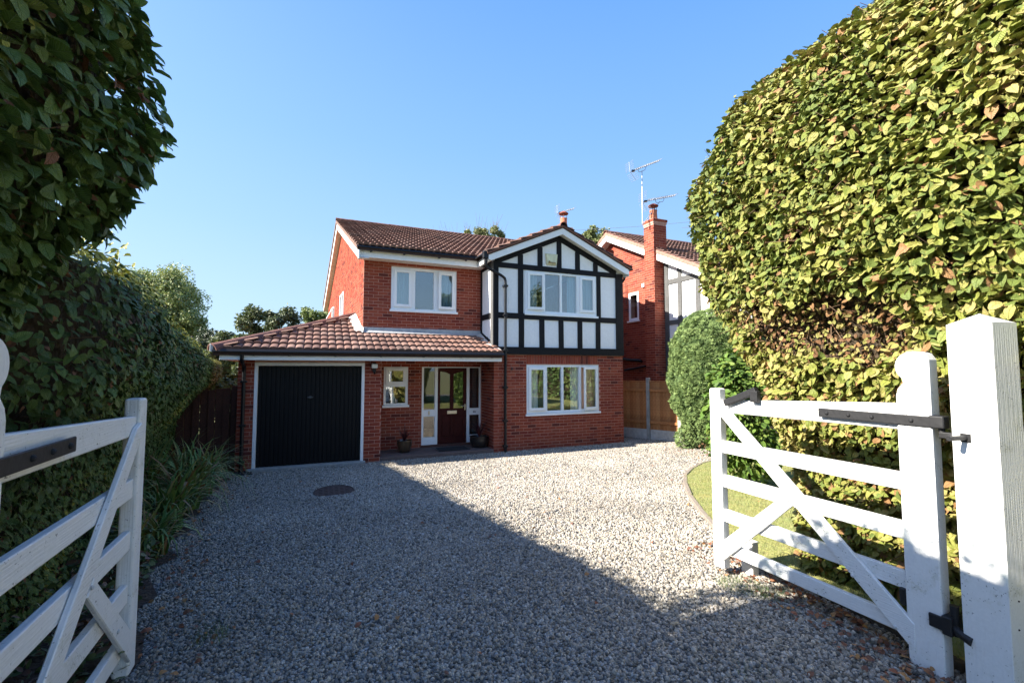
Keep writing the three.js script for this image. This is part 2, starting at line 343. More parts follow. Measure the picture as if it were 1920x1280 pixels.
// courses of bricks on a wall: o is its foot, dir runs along it, n points out; holes are [s0, s1, h0, h1]
function courses(list, parent, o, dir, n, s0, s1, h0, topAt, holes = [], lead = .0045) {
  const rot = wallBasis(dir, n);
  parent.updateWorldMatrix(true, false);
  let row = 0;
  for (let h = h0; h < 9; h += .075, row++) {
    const y0 = h + .005, y1 = h + .070, ym = (y0 + y1) / 2;
    let segs = [[s0, s1]];
    for (const [a, b, c, d] of holes) if (ym > c && ym < d) segs = segs.flatMap(([p, q]) => b <= p || a >= q ? [[p, q]] : [[p, a - .004], [b + .004, q]].filter(z => z[1] - z[0] > .02));
    let any = false;
    for (const [p, q] of segs) for (let k = Math.floor((p - s0) / .225) - 1; ; k++) {
      const a0 = s0 + k * .225 + (row % 2 ? .1125 : 0) + .005, b0 = a0 + .215;
      if (a0 > q) break;
      const a = Math.max(a0, p), b = Math.min(b0, q);
      if (b - a < .03) continue;
      const top = Math.min(topAt((a + b) / 2), topAt(a), topAt(b)); if (y1 > top) continue;
      any = true;
      const jit = lead + rnd(-.002, .002), m = rot.clone();
      m.setPosition(o.x + dir.x * (a + b) / 2 + n.x * (jit - .04), ym, o.z + dir.z * (a + b) / 2 + n.z * (jit - .04));
      m.multiply(TMP.makeScale(b - a, .065, .08));
      wp.setFromMatrixPosition(m).applyMatrix4(parent.matrixWorld);
      const dn = n.clone().transformDirection(parent.matrixWorld), seen = dn.dot(CAM.clone().sub(wp)) > 0 && inFrame(wp);
      list.push({ parent, m, c: pickBrick(), dist: wp.distanceTo(CAM) + (seen ? 0 : 500) });
    }
    if (!any && h > h0 + 12) break;
  }
}
function soldiers(list, parent, u0, u1, h0, h1, z) {
  parent.updateWorldMatrix(true, false);
  const n = Math.round((u1 - u0) / .075), w = (u1 - u0) / n;
  for (let i = 0; i < n; i++) {
    const m = new THREE.Matrix4().makeTranslation(u0 + (i + .5) * w, (h0 + h1) / 2, z + .008 - .04 + rnd(-.002, .002)).multiply(TMP.makeScale(w - .010, h1 - h0 - .01, .08));
    wp.setFromMatrixPosition(m).applyMatrix4(parent.matrixWorld);
    list.push({ parent, m, c: pickBrick(), dist: wp.distanceTo(CAM) });
  }
}
// interlocking double-roll tile: x across, y up the slope, z out
function tileGeo(w = .30, len = .42, amp = .032, seg = 16) {
  const pos = [], prof = x => amp * Math.pow(Math.abs(Math.sin(2 * Math.PI * x / w)), .42) ;
  const P = [];
  for (let i = 0; i <= seg; i++) { const x = w * i / seg, xx = x - w / 2; P.push([xx, prof(x)]); }
  const lift = .056, lip = .054;
  const q = (a, b, c, d) => pos.push(...a, ...b, ...c, ...a, ...c, ...d);
  for (let i = 0; i < seg; i++) {
    const [x0, z0] = P[i], [x1, z1] = P[i + 1];
    q([x0, 0, z0 + lift], [x1, 0, z1 + lift], [x1, len, z1], [x0, len, z0]);
    q([x0, 0, z0 + lift - lip], [x1, 0, z1 + lift - lip], [x1, 0, z1 + lift], [x0, 0, z0 + lift]);
  }
  const g = new THREE.BufferGeometry(); g.setAttribute('position', new THREE.Float32BufferAttribute(pos, 3)); g.computeVertexNormals();
  return metreUV(g);
}
const TILE = tileGeo();
const tilePalette = [C(.200, .106, .080), C(.166, .086, .065), C(.228, .130, .101), C(.14, .072, .056), C(.195, .116, .093), C(.112, .066, .054)];
const pickTile = () => { const r = R(); return r < .28 ? 0 : r < .5 ? 1 : r < .66 ? 2 : r < .8 ? 3 : r < .93 ? 4 : 5; };
const tiles = { house: [], neighbour: [] };
// o: left foot of the slope; along: unit along the eave; up: unit up the slope; keep(x, y) in metres on the slope
function tileSlope(list, parent, o, along, up, width, length, keep, gauge = .325, seen = true, shift = 0) {
  const n = along.clone().cross(up), rot = new THREE.Matrix4().makeBasis(along, up, n);
  parent.updateWorldMatrix(true, false);
  const nx = Math.round(width / .30), pitch = width / nx, ny = Math.round(length / gauge); gauge = length / ny;
  for (let j = 0; j < ny; j++) for (let i = 0; i < nx; i++) {
    const y = j * gauge, x = (i + .5) * pitch + shift * y;
    if (!keep(x, y + gauge / 2)) continue;
    const p = o.clone().addScaledVector(along, x).addScaledVector(up, y).addScaledVector(n, .004 + rnd(-.003, .003));
    const m = rot.clone().setPosition(p).multiply(TMP.makeRotationZ(rnd(-.012, .012))).multiply(TMP.makeScale(pitch / .30 * .995, Math.min(1, (length - y - .01) / .42), 1));
    wp.copy(p).applyMatrix4(parent.matrixWorld);
    list.push({ parent, m, c: pickTile(), dist: wp.distanceTo(CAM) + (seen && inFrame(wp) ? 0 : 500) });
  }
}
// half-round capping tiles along a ridge or hip
function capping(parent, name, a, b, r, lenTile = .42) {
  const d = b.clone().sub(a), L = d.length(), n = Math.max(1, Math.round(L / lenTile));
  const x = d.clone().normalize(), side = x.clone().cross(V3(0, 1, 0)).normalize(), up = side.clone().cross(x).normalize();
  for (let i = 0; i < n; i++) {
    const pos = [], seg = 10, l = L / n, q = (a, b, c, d) => pos.push(...a, ...b, ...c, ...a, ...c, ...d);
    const at = (t, rr, y) => [rr * Math.cos(t), y, rr * Math.sin(t)];
    for (let k = 0; k < seg; k++) {
      const t0 = -.1 + (Math.PI + .2) * k / seg, t1 = -.1 + (Math.PI + .2) * (k + 1) / seg, e = l / 2 + .012;
      q(at(t0, r * 1.06, -e), at(t0, r, e), at(t1, r, e), at(t1, r * 1.06, -e));
      q(at(t0, r - .016, -e), at(t0, r * 1.06, -e), at(t1, r * 1.06, -e), at(t1, r - .016, -e));
      q(at(t0, r - .016, e), at(t1, r - .016, e), at(t1, r, e), at(t0, r, e));
    }
    const geo = new THREE.BufferGeometry(); geo.setAttribute('position', new THREE.Float32BufferAttribute(pos, 3)); geo.computeVertexNormals();
    const m = mesh(name, metreUV(geo), M.capMats[i % 3], parent);
    m.quaternion.setFromRotationMatrix(new THREE.Matrix4().makeBasis(side, x, up.clone()));
    m.position.copy(a).addScaledVector(x, (i + .5) * l).addScaledVector(up, -r * .45 + rnd(-.003, .003));
  }
}
M.capMats = [C(.16, .066, .050), C(.135, .055, .042), C(.12, .053, .044)].map(c => std({ color: c, roughness: .85, map: texTile, bumpMap: texBump, bumpScale: .003 }));
// casement window in the plane z = zf (its outer face); cells: [u0, u1, h0, h1, kind, openAngle, hingeRight]
function glazing(w, h) { const a = new THREE.PlaneGeometry(w, h), b = new THREE.PlaneGeometry(w, h); b.translate(0, 0, -.018); return merge([a, b]); }   // two sheets: double glazing
function windowPart(parent, u0, u1, h0, h1, zf, cells, opt = {}) {
  const holes = cells.map(c => rect(c[0], c[1], c[2], c[3]));
  const w = mesh('window', poly(rect(u0, u1, h0, h1), zf - .07, zf, holes, .004), opt.mat ?? M.upvc, parent);
  for (const [a, b, c, d, kind, open = 0, right = false] of cells) {
    const sash = kind === 'sash', f = sash ? .05 : 0;
    const piv = new THREE.Group();
    const px = right ? b : a;
    if (sash) {
      const ox = open ? px : 0;
      const s = mesh('sash', poly(rect(a - .018 - ox, b + .018 - ox, c - .018, d + .018), .002, .036, [rect(a + f - ox, b - f - ox, c + f, d - f)], .005), opt.mat ?? M.upvc, w);
      s.position.set(ox, 0, zf); s.rotation.y = right ? open : -open;
      const p = mesh('pane', glazing(b - a - 2 * f + .01, d - c - 2 * f + .01), M.glass, w);
      const off = V3((a + b) / 2 - ox, 0, .016).applyAxisAngle(V3(0, 1, 0), s.rotation.y);
      p.position.set(ox + off.x, (c + d) / 2, zf + off.z); p.rotation.set(rnd(-.004, .004), s.rotation.y + rnd(-.004, .004), 0);
    } else {
      const p = mesh('pane', glazing(b - a + .01, d - c + .01), M.glass, w);
      p.position.set((a + b) / 2, (c + d) / 2, zf - .03); p.rotation.set(rnd(-.004, .004), rnd(-.004, .004), 0);
    }
  }
  if (opt.sill !== false) mesh('sill', bx(u0 - .03, u1 + .03, h0 - .055, h0 - .002, zf - .06, zf + .055, .006), opt.mat ?? M.upvc, w);
  for (const [a, b, top, bot, mat] of opt.curtains ?? []) {
    const seg = Math.max(10, Math.round((b - a) * 60)), g = new THREE.PlaneGeometry(b - a, top - bot, seg, 6), P = g.attributes.position, ph = R() * 6;
    for (let i = 0; i < P.count; i++) { const x = P.getX(i), y = P.getY(i); P.setZ(i, .028 * Math.sin(x * 62 + ph + .7 * Math.sin(x * 13)) + .012 * Math.sin(x * 23)); P.setX(i, x * (1 + .04 * Math.cos(y * 3 + ph))); }
    g.computeVertexNormals();
    const c = mesh('curtain', g, mat ?? M.curtain, w); c.position.set((a + b) / 2, (top + bot) / 2, zf - .13);
  }
  return w;
}
function wallSlab(parent, name, u0, u1, h0, h1, zf, holes, mat, th = .24) {
  return mesh(name, poly(rect(u0, u1, h0, h1), zf - th, zf, holes.map(([a, b, c, d]) => rect(a, b, c, d))), mat, parent);
}
const gutterGeo = (u0, u1, h, z, r = .058) => { const g = new THREE.CylinderGeometry(r, r, u1 - u0, 12, 1, false, Math.PI, Math.PI); g.rotateZ(Math.PI / 2); g.rotateX(Math.PI); g.translate((u0 + u1) / 2, h, z);
  const rim = bx(u0, u1, h - .004, h + .008, z + r - .006, z + r + .004, .002); return merge([metreUV(g), rim]); };

// ------------------------------------------------------------------ the house itself
const H = thing('detached_house', ORG, YAW, 'red brick detached house with black and white half-timbered gable and attached garage', 'house');
H.updateMatrixWorld(true);
const skew = v => -3.02 - .06 * (v - .9);               // the left flank runs slightly outwards
{
  const D = V3(1, 0, 0), N = V3(0, 0, 1);
  // --- ground floor of the gable
  const hL = [.81, 2.94, .84, 2.10];
  const g0 = wallSlab(H, 'gable_wall', -.06, 3.72, -.3, 2.36, 0, [hL], M.mortar);
  courses(bricks.house, g0, V3(0, 0, 0), D, N, -.06, 3.72, -.06, () => 2.36, [hL, [.80, 2.90, 2.115, 2.345]]);
  soldiers(bricks.house, g0, .80, 2.90, 2.115, 2.345, 0);
  // the left return of the gable in the porch
  const gr = mesh('porch_return_wall', bx(-.06, .18, -.3, 2.6, -.90, -.242, 0), M.mortar, H);
  courses(bricks.house, gr, V3(-.06, 0, -.9), V3(0, 0, 1), V3(-1, 0, 0), 0, .9, .015, () => 2.5);
  // --- main front wall, upstairs and porch
  const hM = [-2.385, -.745, 3.40, 4.485], hP = [-2.52, -1.945, 1.10, 2.075], hD = [-1.61, -.075, .09, 2.075];
  const mw = wallSlab(H, 'main_wall', -3.02, -.06, -.3, 4.95, -.9, [hM, hP, hD], M.mortar);
  courses(bricks.house, mw, V3(0, 0, -.9), D, N, -3.02, -.06, -.06, s => 4.80, [hM, hP, hD]);
  // --- garage piers and lintel
  const gd = [-5.12, -3.04, -.3, 2.125];
  const gw = mesh('garage_wall', poly([[-5.4, -.3], [-5.12, -.3], [-5.12, 2.125], [-3.04, 2.125], [-3.04, -.3], [-2.69, -.3], [-2.69, 2.32], [-5.4, 2.32]], -.24, 0), M.mortar, H);
  courses(bricks.house, gw, V3(0, 0, 0), D, N, -5.4, -5.12, -.06, () => 2.30);
  courses(bricks.house, gw, V3(0, 0, 0), D, N, -3.04, -2.69, -.06, () => 2.30);
  const gs = mesh('garage_side_wall', [bx(-5.4, -5.16, -.3, 2.3, -6.4, -.242, 0), bx(-5.4, -3.2, -.3, 2.3, -6.64, -6.402, 0), bx(-2.93, -2.69, -.3, 2.6, -.898, -.242, 0)], M.mortar, H);
  courses(bricks.house, gs, V3(-5.4, 0, -6.6), V3(0, 0, 1), V3(-1, 0, 0), 0, 6.6, -.06, () => 2.3);
  courses(bricks.house, gs, V3(-2.69, 0, -.242), V3(0, 0, -1), V3(1, 0, 0), 0, .656, -.06, () => 2.5);
  // --- flank: one long brick gable wall, its top follows the roof
  const roofH = v => v < 5.9 ? 4.80 + .404 * (v - .45) : 4.80 + .404 * (11.35 - v);
  {
    const a = V3(skew(.9), 0, -.9), b = V3(skew(10.9), 0, -10.9), dir = b.clone().sub(a).normalize(), L = a.distanceTo(b), n = V3(-dir.z, 0, dir.x).negate();
    const nn = n.x < 0 ? n : n.negate();
    const g = poly([[0, -.3], [L, -.3], [L, roofH(10.9) - .14], [5, roofH(5.9) - .14], [0, roofH(.9) - .14]], 0, .24, [rect(4.05, 5.15, 3.15, 4.45), rect(7.15, 8.05, 3.15, 4.35)]);
    g.applyMatrix4(new THREE.Matrix4().makeBasis(dir, V3(0, 1, 0), nn.clone().negate()).setPosition(a));
    // its cut outline faces the right way round for both sides
    const fl = mesh('flank_wall', g, M.mortarFlank = std({ color: C(.47, .27, .22), roughness: .95, map: texGrain, side: THREE.DoubleSide }), H);
    courses(bricks.house, fl, a, dir, nn, .02, L, 2.64, s => roofH(.9 + s * .998) - .16, [[4.05, 5.15, 3.15, 4.45], [7.15, 8.05, 3.15, 4.35]]);
    for (const [s1, s0, h0, h1, open] of [[-4.05, -5.15, 3.15, 4.45, 0], [-7.15, -8.05, 3.15, 4.35, .45]]) {
      const m = (s0 + s1) / 2, fr = poly(rect(s0, s1, h0, h1), -.02, .03, [rect(s0 + .07, m - .03, h0 + .07, h1 - .07), rect(m + .03, s1 - .07, h0 + .07, h1 - .07)], .004);
      const B = new THREE.Matrix4().makeBasis(dir.clone().negate(), V3(0, 1, 0), nn);
      fr.applyMatrix4(B.clone().setPosition(a));
      const w = mesh('window', fr, M.upvc2 ??= phy({ color: C(.80, .81, .82), roughness: .28, side: THREE.DoubleSide }), H);
      const pg = new THREE.PlaneGeometry(s1 - s0 - .08, h1 - h0 - .08); pg.translate(m, (h0 + h1) / 2, -.005); pg.applyMatrix4(B.clone().setPosition(a));
      mesh('pane', pg, M.glass, w);
      if (open) { const sg = poly(rect(0, s1 - m - .02, 0, -(h1 - h0 - .1)), 0, .035, [rect(.05, s1 - m - .07, -.05, -(h1 - h0 - .15))], .004);
        sg.rotateX(-open); sg.translate(m, h1 - .03, .035); sg.applyMatrix4(B.clone().setPosition(a)); mesh('sash', sg, M.upvc2, w); }
    }
  }
  // --- shell: right flank, back wall, floors and partitions, so that light enters by the windows only
  mesh('right_wall', [bx(3.48, 3.72, -.3, 2.36, -10.6, -.242, 0), bx(3.48, 3.718, 2.362, 4.85, -10.6, -.242, 0)], M.mortar, H);
  mesh('back_wall', bx(-3.3, 3.72, -.3, 4.9, -10.86, -10.62, 0), M.mortar, H);
  mesh('interior', [bx(-3.0, 3.46, 2.42, 2.62, -10.6, -1.16, 0), bx(.2, 3.46, 2.42, 2.62, -1.158, -.26, 0), bx(-3.0, 3.46, 0, 2.4, -4.7, -4.6, 0), bx(-3.0, 3.46, 2.63, 4.84, -4.7, -4.6, 0),
    bx(-.2, -.1, .1, 2.4, -4.58, -1.2, 0), bx(.0, .1, 2.63, 4.84, -4.58, -1.2, 0), bx(-1.75, -1.68, .1, 2.4, -4.58, -1.2, 0), bx(-3.0, 3.46, -.1, .04, -10.6, -1.16, 0), bx(.2, 3.46, -.1, .04, -1.158, -.26, 0), bx(-3.0, 3.46, 4.85, 4.93, -10.6, -1.2, 0), bx(.0, 3.46, 4.86, 4.92, -1.198, -.3, 0)], M.plaster, H);

  // --- half-timbered upper gable
  const hU = [.77, 2.88, 3.395, 4.475];
  const bargeBot = u => 5.44 - .44 * Math.abs(u - 1.73);
  const up = mesh('upper_gable_wall', poly([[-.07, 2.364], [3.72, 2.364], [3.72, bargeBot(3.72) + .12], [1.73, 5.56], [-.07, bargeBot(-.07) + .12]], -.24, -.004, [rect(...hU)]), M.render, H);
  const T = (g) => mesh('timber', g, M.timber, H);
  const zt0 = -.002, zt = .036, zv = .030;               // horizontals stand a little proud of the uprights
  T(bx(-.07, 3.735, 2.35, 2.535, zt0, zt + .02, .006));
  T(bx(.045, 3.50, 3.235, 3.375, zt0, zt, .006));
  T(bx(.045, 3.50, 4.485, 4.615, zt0, zt, .006));
  T(bx(-.085, .045, 2.537, 4.64, zt0, zv + .012, .006)); T(bx(3.50, 3.735, 2.537, 4.60, zt0, zv + .012, .006));
  const lowV = [.665, 1.235, 1.79, 2.355, 2.92], upV = [.645, 2.94], gabV = [.64, 1.19, 1.745, 2.30, 2.86];
  for (const u of lowV) { const j = rnd(-.008, .008); T(bar(u + j, 2.536, u - j, 3.234, .145, zt0, zv, .006)); }
  for (const u of upV) { const a = u < 1 ? .572 : 2.89, b = u < 1 ? .762 : 3.0; T(bx(Math.max(a, u - .073), Math.min(u + .073, b + .02), 3.376, 4.484, zt0, zv, .006)); }
  for (const u of gabV) T(bx(u - .07, u + .07, 4.616, bargeBot(u) - .10, zt0, zv, .006));
  T(poly([[-.05, 4.617], [.12, 4.617], [1.73, 5.325], [1.73, 5.47], [-.05, bargeBot(-.05) + .03]], zt0, zt, [], .003));
  T(poly([[1.732, 5.325], [3.34, 4.617], [3.52, 4.602], [3.52, bargeBot(3.52) + .03], [1.732, 5.47]], zt0, zt, [], .003));
  // white infill panels, each a slightly uneven sheet of render between the timbers
  const panel = (pts) => mesh('render_panel', poly(pts, -.0035, .006 + rnd(0, .004), [], .003), M.render, H);
  const lowE = [.045, ...lowV.flatMap(u => [u - .075, u + .075]), 3.50];
  for (let i = 0; i < lowE.length; i += 2) panel(rect(lowE[i] - .01, lowE[i + 1] + .01, 2.52, 3.25));
  panel(rect(.04, .58, 3.36, 4.50)); panel(rect(3.005, 3.51, 3.36, 4.50));
  const gabE = [.13, ...gabV.flatMap(u => [u - .07, u + .07]), 3.33], rk = u => bargeBot(u) - .075;
  for (let i = 0; i < gabE.length; i += 2) { const a = gabE[i], b = gabE[i + 1]; panel([[a, 4.6], [b, 4.6], [b, rk(b)], ...(a < 1.73 && b > 1.73 ? [[1.73, 5.36]] : []), [a, Math.max(4.62, rk(a))]]); }
  // the left return of the upper gable
  const ret = mesh('upper_return_wall', bx(-.07, .16, 2.602, 4.72, -.898, -.242, 0), M.render, H);
  const rt = (z0, z1, y0, y1, d = .03) => mesh('timber', bx(-.07 - d, -.068, y0, y1, z0, z1, .004), M.timber, H);
  rt(-.898, -.80, 2.86, 4.66); rt(-.798, -.13, 3.235, 3.375, .034); rt(-.798, -.13, 4.50, 4.66, .034);
  mesh('timber', bx(-.104, -.071, 2.48, 4.62, -.128, .03, .006), M.timberGrey, H);
  mesh('timber', (() => { const g = bar(-.85, 2.88, -.13, 2.60, .13, .068, .104, .004); g.rotateY(-Math.PI / 2); g.translate(0, 0, 0); g.scale(1, 1, 1); return g; })(), M.timber, H).scale.set(1, 1, 1);
  mesh('render_panel', bx(-.079, -.0685, 2.80, 3.25, -.81, -.12, .002), M.render, H);
  mesh('render_panel', bx(-.079, -.0685, 3.36, 4.52, -.81, -.12, .002), M.render, H);

  // --- windows
  windowPart(H, ...[hU[0], hU[1], hU[2], hU[3]], .012, [[.845, 1.275, 3.50, 4.41, 'sash', .10], [1.335, 1.765, 3.46, 4.425, 'fixed'], [1.825, 2.265, 3.46, 4.425, 'fixed'], [2.375, 2.80, 3.50, 4.41, 'sash']],
    { curtains: [[.80, 1.15, 4.44, 3.40, M.curtainU], [2.05, 2.34, 4.44, 3.40, M.curtainU], [2.36, 2.84, 4.44, 3.40, M.curtainU]] });
  windowPart(H, hL[0], hL[1], hL[2] + .04, hL[3], -.012, [[.885, 1.315, .97, 2.02, 'sash', .07], [1.395, 1.805, .935, 2.04, 'fixed'], [1.87, 2.335, .935, 2.04, 'fixed'], [2.40, 2.87, .95, 2.03, 'sash', .24, true]],
    { curtains: [[.84, 1.18, 2.06, .90], [2.12, 2.42, 2.06, .90], [2.46, 2.86, 2.06, .90, M.curtainP = std({ color: C(.80, .46, .30), roughness: 1 })]] });
  windowPart(H, hM[0], hM[1], hM[2] + .035, hM[3], -.912, [[-2.30, -1.91, 3.52, 4.40, 'sash'], [-1.80, -1.335, 3.47, 4.42, 'fixed'], [-1.215, -.82, 3.51, 4.41, 'sash', .11, true]],
    { curtains: [[-2.34, -1.88, 4.45, 3.44, M.curtainU], [-1.24, -.80, 4.45, 3.44, M.curtainU]] });
  windowPart(H, hP[0], hP[1], hP[2] + .03, hP[3], -.915, [[-2.455, -2.02, 1.64, 2.0, 'sash'], [-2.465, -2.005, 1.17, 1.565, 'fixed']], {});
  // a small pale ornament on the sill behind the lower pane
  mesh('ornament', (() => { const g = new THREE.LatheGeometry([[0, 0], [.05, 0], [.06, .03], [.03, .06], [.055, .12], [.03, .18], [.045, .22], [0, .26]].map(p => new THREE.Vector2(p[0], p[1])), 12); g.translate(-2.28, 1.16, -1.06); return g; })(), M.render, H);
  mesh('shelf', bx(-2.6, -1.9, 1.10, 1.155, -1.3, -.99, .004), M.render, H);

  // --- front door between its sidelights
  const fr = mesh('door_frame', [poly(rect(-1.61, -1.205, .13, 2.075), -1.0, -.925, [rect(-1.555, -1.28, .99, 2.02), rect(-1.555, -1.28, .315, .82)], .004), poly(rect(-.45, -.075, .13, 2.075), -1.0, -.925, [rect(-.375, -.11, .99, 2.02), rect(-.375, -.11, .315, .82)], .004), bx(-1.2045, -.4505, 2.02, 2.075, -1.0, -.925, .004)], M.upvc, H);
  for (const [a, b, c, d] of [[-1.555, -1.28, .99, 2.02], [-1.555, -1.28, .315, .82], [-.375, -.11, .99, 2.02], [-.375, -.11, .315, .82]]) { const p = mesh('pane', new THREE.PlaneGeometry(b - a + .01, d - c + .01), M.glass, fr); p.position.set((a + b) / 2, (c + d) / 2, -.955); p.rotation.y = rnd(-.006, .006); }
  mesh('bell_push', [bx(-1.445, -1.405, .86, .96, -.926, -.905, .008), (() => { const g = new THREE.SphereGeometry(.011, 10, 8); g.translate(-1.425, .925, -.904); return g; })()], M.brass, fr);
  { // house number on the right-hand rail
    const cv = document.createElement('canvas'); cv.width = 128; cv.height = 64; const x = cv.getContext('2d');
    x.fillStyle = '#e9eaec'; x.fillRect(0, 0, 128, 64); x.fillStyle = '#111'; x.font = 'bold 54px sans-serif'; x.textAlign = 'center'; x.textBaseline = 'middle'; x.fillText('6A', 64, 35);
    const t = new THREE.CanvasTexture(cv); t.colorSpace = THREE.SRGBColorSpace;
    const n = mesh('house_number', new THREE.PlaneGeometry(.15, .085), phy({ map: t, roughness: .35 }), fr); n.position.set(-.245, .905, -.9225);
  }
  const arch = (a, b, top, flip) => { const p = [[a, 1.0], [b, 1.0]], n = 6; for (let i = 0; i <= n; i++) { const t = i / n, u = b + (a - b) * t, q = flip ? t : 1 - t; p.push([u, top - .07 * (1 - q) * (1 - q)]); } return p; };
  const dL = arch(-1.14, -.885, 1.93, true).map(p => p), dR = arch(-.79, -.535, 1.93, false);
  const door = mesh('front_door', [poly(rect(-1.203, -.452, .135, 2.018), -.985, -.945, [dL, dR, rect(-1.10, -.87, .30, .82), rect(-.79, -.55, .30, .82)], .004), bx(-1.12, -.85, .28, .84, -.978, -.962, .002), bx(-.81, -.53, .28, .84, -.978, -.962, .002), poly(rect(-1.085, -.885, .315, .805), -.962, -.950, [], .006), poly(rect(-.775, -.565, .315, .805), -.962, -.950, [], .006)], M.door, H);
  for (const a of [-1.0125, -.6625]) { const p = mesh('pane', new THREE.PlaneGeometry(.275, .95), M.glass, door); p.position.set(a, 1.465, -.966); p.rotation.y = rnd(-.01, .01); }
  mesh('letterbox', [bx(-.955, -.705, .865, .945, -.946, -.936, .004), bx(-.935, -.725, .885, .925, -.937, -.931, .003)], M.brass, door);
  mesh('handle', [bx(-.505, -.475, .95, 1.10, -.946, -.936, .004), rod(V3(-.49, 1.06, -.94), V3(-.49, 1.06, -.885), .009), rod(V3(-.49, 1.06, -.89), V3(-.60, 1.06, -.89), .009)], M.brass, door);
  mesh('threshold', bx(-1.63, -.065, .085, .128, -1.02, -.88, .006), M.terracottaDark = std({ color: C(.10, .04, .03), roughness: .8 }), H);
  // --- porch step
  mesh('porch_step', bx(-2.685, -.065, -.2, .082, -.898, .03, .012), std({ color: C(.16, .11, .095), roughness: .9, map: texGrain, bumpMap: texBump, bumpScale: .003 }), H);

  // --- garage door: one ribbed sheet in a white frame
  mesh('garage_door_frame', poly([[-5.12, .0], [-5.06, .0], [-5.06, 2.06], [-3.10, 2.06], [-3.10, .0], [-3.04, .0], [-3.04, 2.123], [-5.12, 2.123]], -.11, .012, [], .004), M.fascia, H);
  { const pts = [], n = 24, w = (1.955) / n; for (let i = 0; i < n; i++) { const x = -5.058 + i * w; pts.push([x, 0], [x + w * .80, 0], [x + w * .84, -.016], [x + w * .96, -.016]); } pts.push([-3.102, 0], [-3.102, -.04], [-5.058, -.04]);
    const s = new THREE.Shape(pts.map(p => new THREE.Vector2(p[0], p[1]))), g = new THREE.ExtrudeGeometry(s, { depth: 2.0, bevelEnabled: false }); g.rotateX(-Math.PI / 2); g.scale(1, 1, -1);
    // after turning: x along, y up, z towards the drive
    const idx = g.attributes.position; for (let i = 0; i < idx.count; i++) idx.setXYZ(i, idx.getX(i), idx.getY(i) + .055, idx.getZ(i));
    const q = g.toNonIndexed(); const P = q.attributes.position; for (let i = 0; i < P.count; i += 3) { const a = [P.getX(i + 1), P.getY(i + 1), P.getZ(i + 1)]; P.setXYZ(i + 1, P.getX(i + 2), P.getY(i + 2), P.getZ(i + 2)); P.setXYZ(i + 2, ...a); }
    q.deleteAttribute('normal'); q.computeVertexNormals(); metreUV(q);
    const d = mesh('garage_door', q, M.garage, H); d.position.z = -.06;
    mesh('handle', [(() => { const g = new THREE.CylinderGeometry(.028, .028, .02, 14); g.rotateX(Math.PI / 2); g.translate(-4.1, 1.41, .012); return g; })(), bx(-4.155, -4.045, 1.40, 1.42, .02, .04, .004)], M.handle = std({ color: C(.12, .12, .12), roughness: .5, metalness: .5 }), d);
  }
  mesh('garage_threshold', poly([[-5.2, -.1], [-3.0, -.1], [-3.0, .045], [-5.2, .052]], -.3, .10, [], .01), M.concrete, H);

  // --- lean-to roof over garage and porch, hipped at the left
  const E0 = 2.34, SL = .379, ev = -.42, uh = -5.75;
  const hp = v => E0 + SL * (v - ev);
  const ua = skew(2.3), va = ev + (ua - uh);             // where the hip meets the flank
  const lr = mesh('lean_to_roof', [
    slab([V3(uh, E0, -ev), V3(.0, E0, -ev), V3(-.07, hp(-.0), 0), V3(-.07, hp(.9), -.9), V3(-3.02, hp(.9), -.9), V3(ua, hp(va), -va)], .09),
    slab([V3(uh, E0, 6.7 * -1), V3(uh, E0, -ev), V3(ua, hp(va), -va), V3(skew(6.7), hp(va), -6.7)], .09)], M.deck, H);
  const su = V3(0, SL, -1).normalize(), sl = Math.hypot(1, SL);
  tileSlope(tiles.house, lr, V3(uh, E0, -ev), V3(1, 0, 0), su, 5.76, (va - ev) * sl, (x, y) => { const u = uh + x, v = ev + y / sl; if (v > va + .05) return false; if (u - uh < (v - ev) - .08) return false; if (u > skew(v) - .10 && v > .86 && u < 5) return u < skew(v) - .12; return true; });
  const hl = V3(1, SL, 0).normalize();
  tileSlope(tiles.house, lr, V3(uh, E0, -6.7), V3(0, 0, 1), hl, 6.7 + -ev * 1, (ua - uh) * sl, (x, y) => { const v = 6.7 - x, u = uh + y / sl; return (v - ev) > (u - uh) - .02; }, .325, false);
  capping(lr, 'hip_tile', V3(uh - .02, E0 + .055, -ev + .02), V3(ua, hp(va) + .065, -va), .115);
  // lead and mortar flashings
  mesh('flashing', [bx(-3.03, -.07, hp(.88) + .03, hp(.9) + .14, -.898, -.885, .003), (() => { const g = bx(-3.03, -.07, -.16, 0, 0, .012, .003); g.rotateX(-Math.atan2(1, SL)); g.translate(0, hp(.9) + .052, -.885); return g; })()], M.lead, H);
  mesh('flashing', slab([V3(-3.03, hp(.70) + .10, -.70), V3(-3.0, hp(.92) + .14, -.90), V3(ua + .03, hp(va) + .14, -va), V3(ua - .20, hp(va - .1) + .115, -va + .05), V3(-3.20, hp(.78) + .105, -.82)], .03), M.mortarGrey, H);
  mesh('flashing', slab([V3(-.075, hp(.86) + .09, -.86), V3(-.26, hp(.86) + .055, -.86), V3(-.22, hp(-.05) + .055, .05), V3(.02, hp(-.30) + .05, .30), V3(-.02, hp(0) + .07, .005), V3(-.075, hp(.02) + .085, -.02)], .03), M.mortarGrey, H);
  // fascia, soffit, gutter
  mesh('fascia', bx(-5.66, .0, 2.165, 2.275, .345, .37, .004), M.fascia, H);
  mesh('fascia', bx(-5.66, -5.635, 2.165, 2.275, -6.6, .343, .004), M.fascia, H);
  mesh('soffit', bx(-5.63, -.005, 2.17, 2.185, -.005, .344, 0), M.soffit, H);
  mesh('soffit', bx(-2.685, -.065, 2.19, 2.205, -.898, -.008, 0), M.soffit, H);
  const ga = mesh('gutter', gutterGeo(-5.76, .02, 2.315, .432), M.blackPlastic, H);
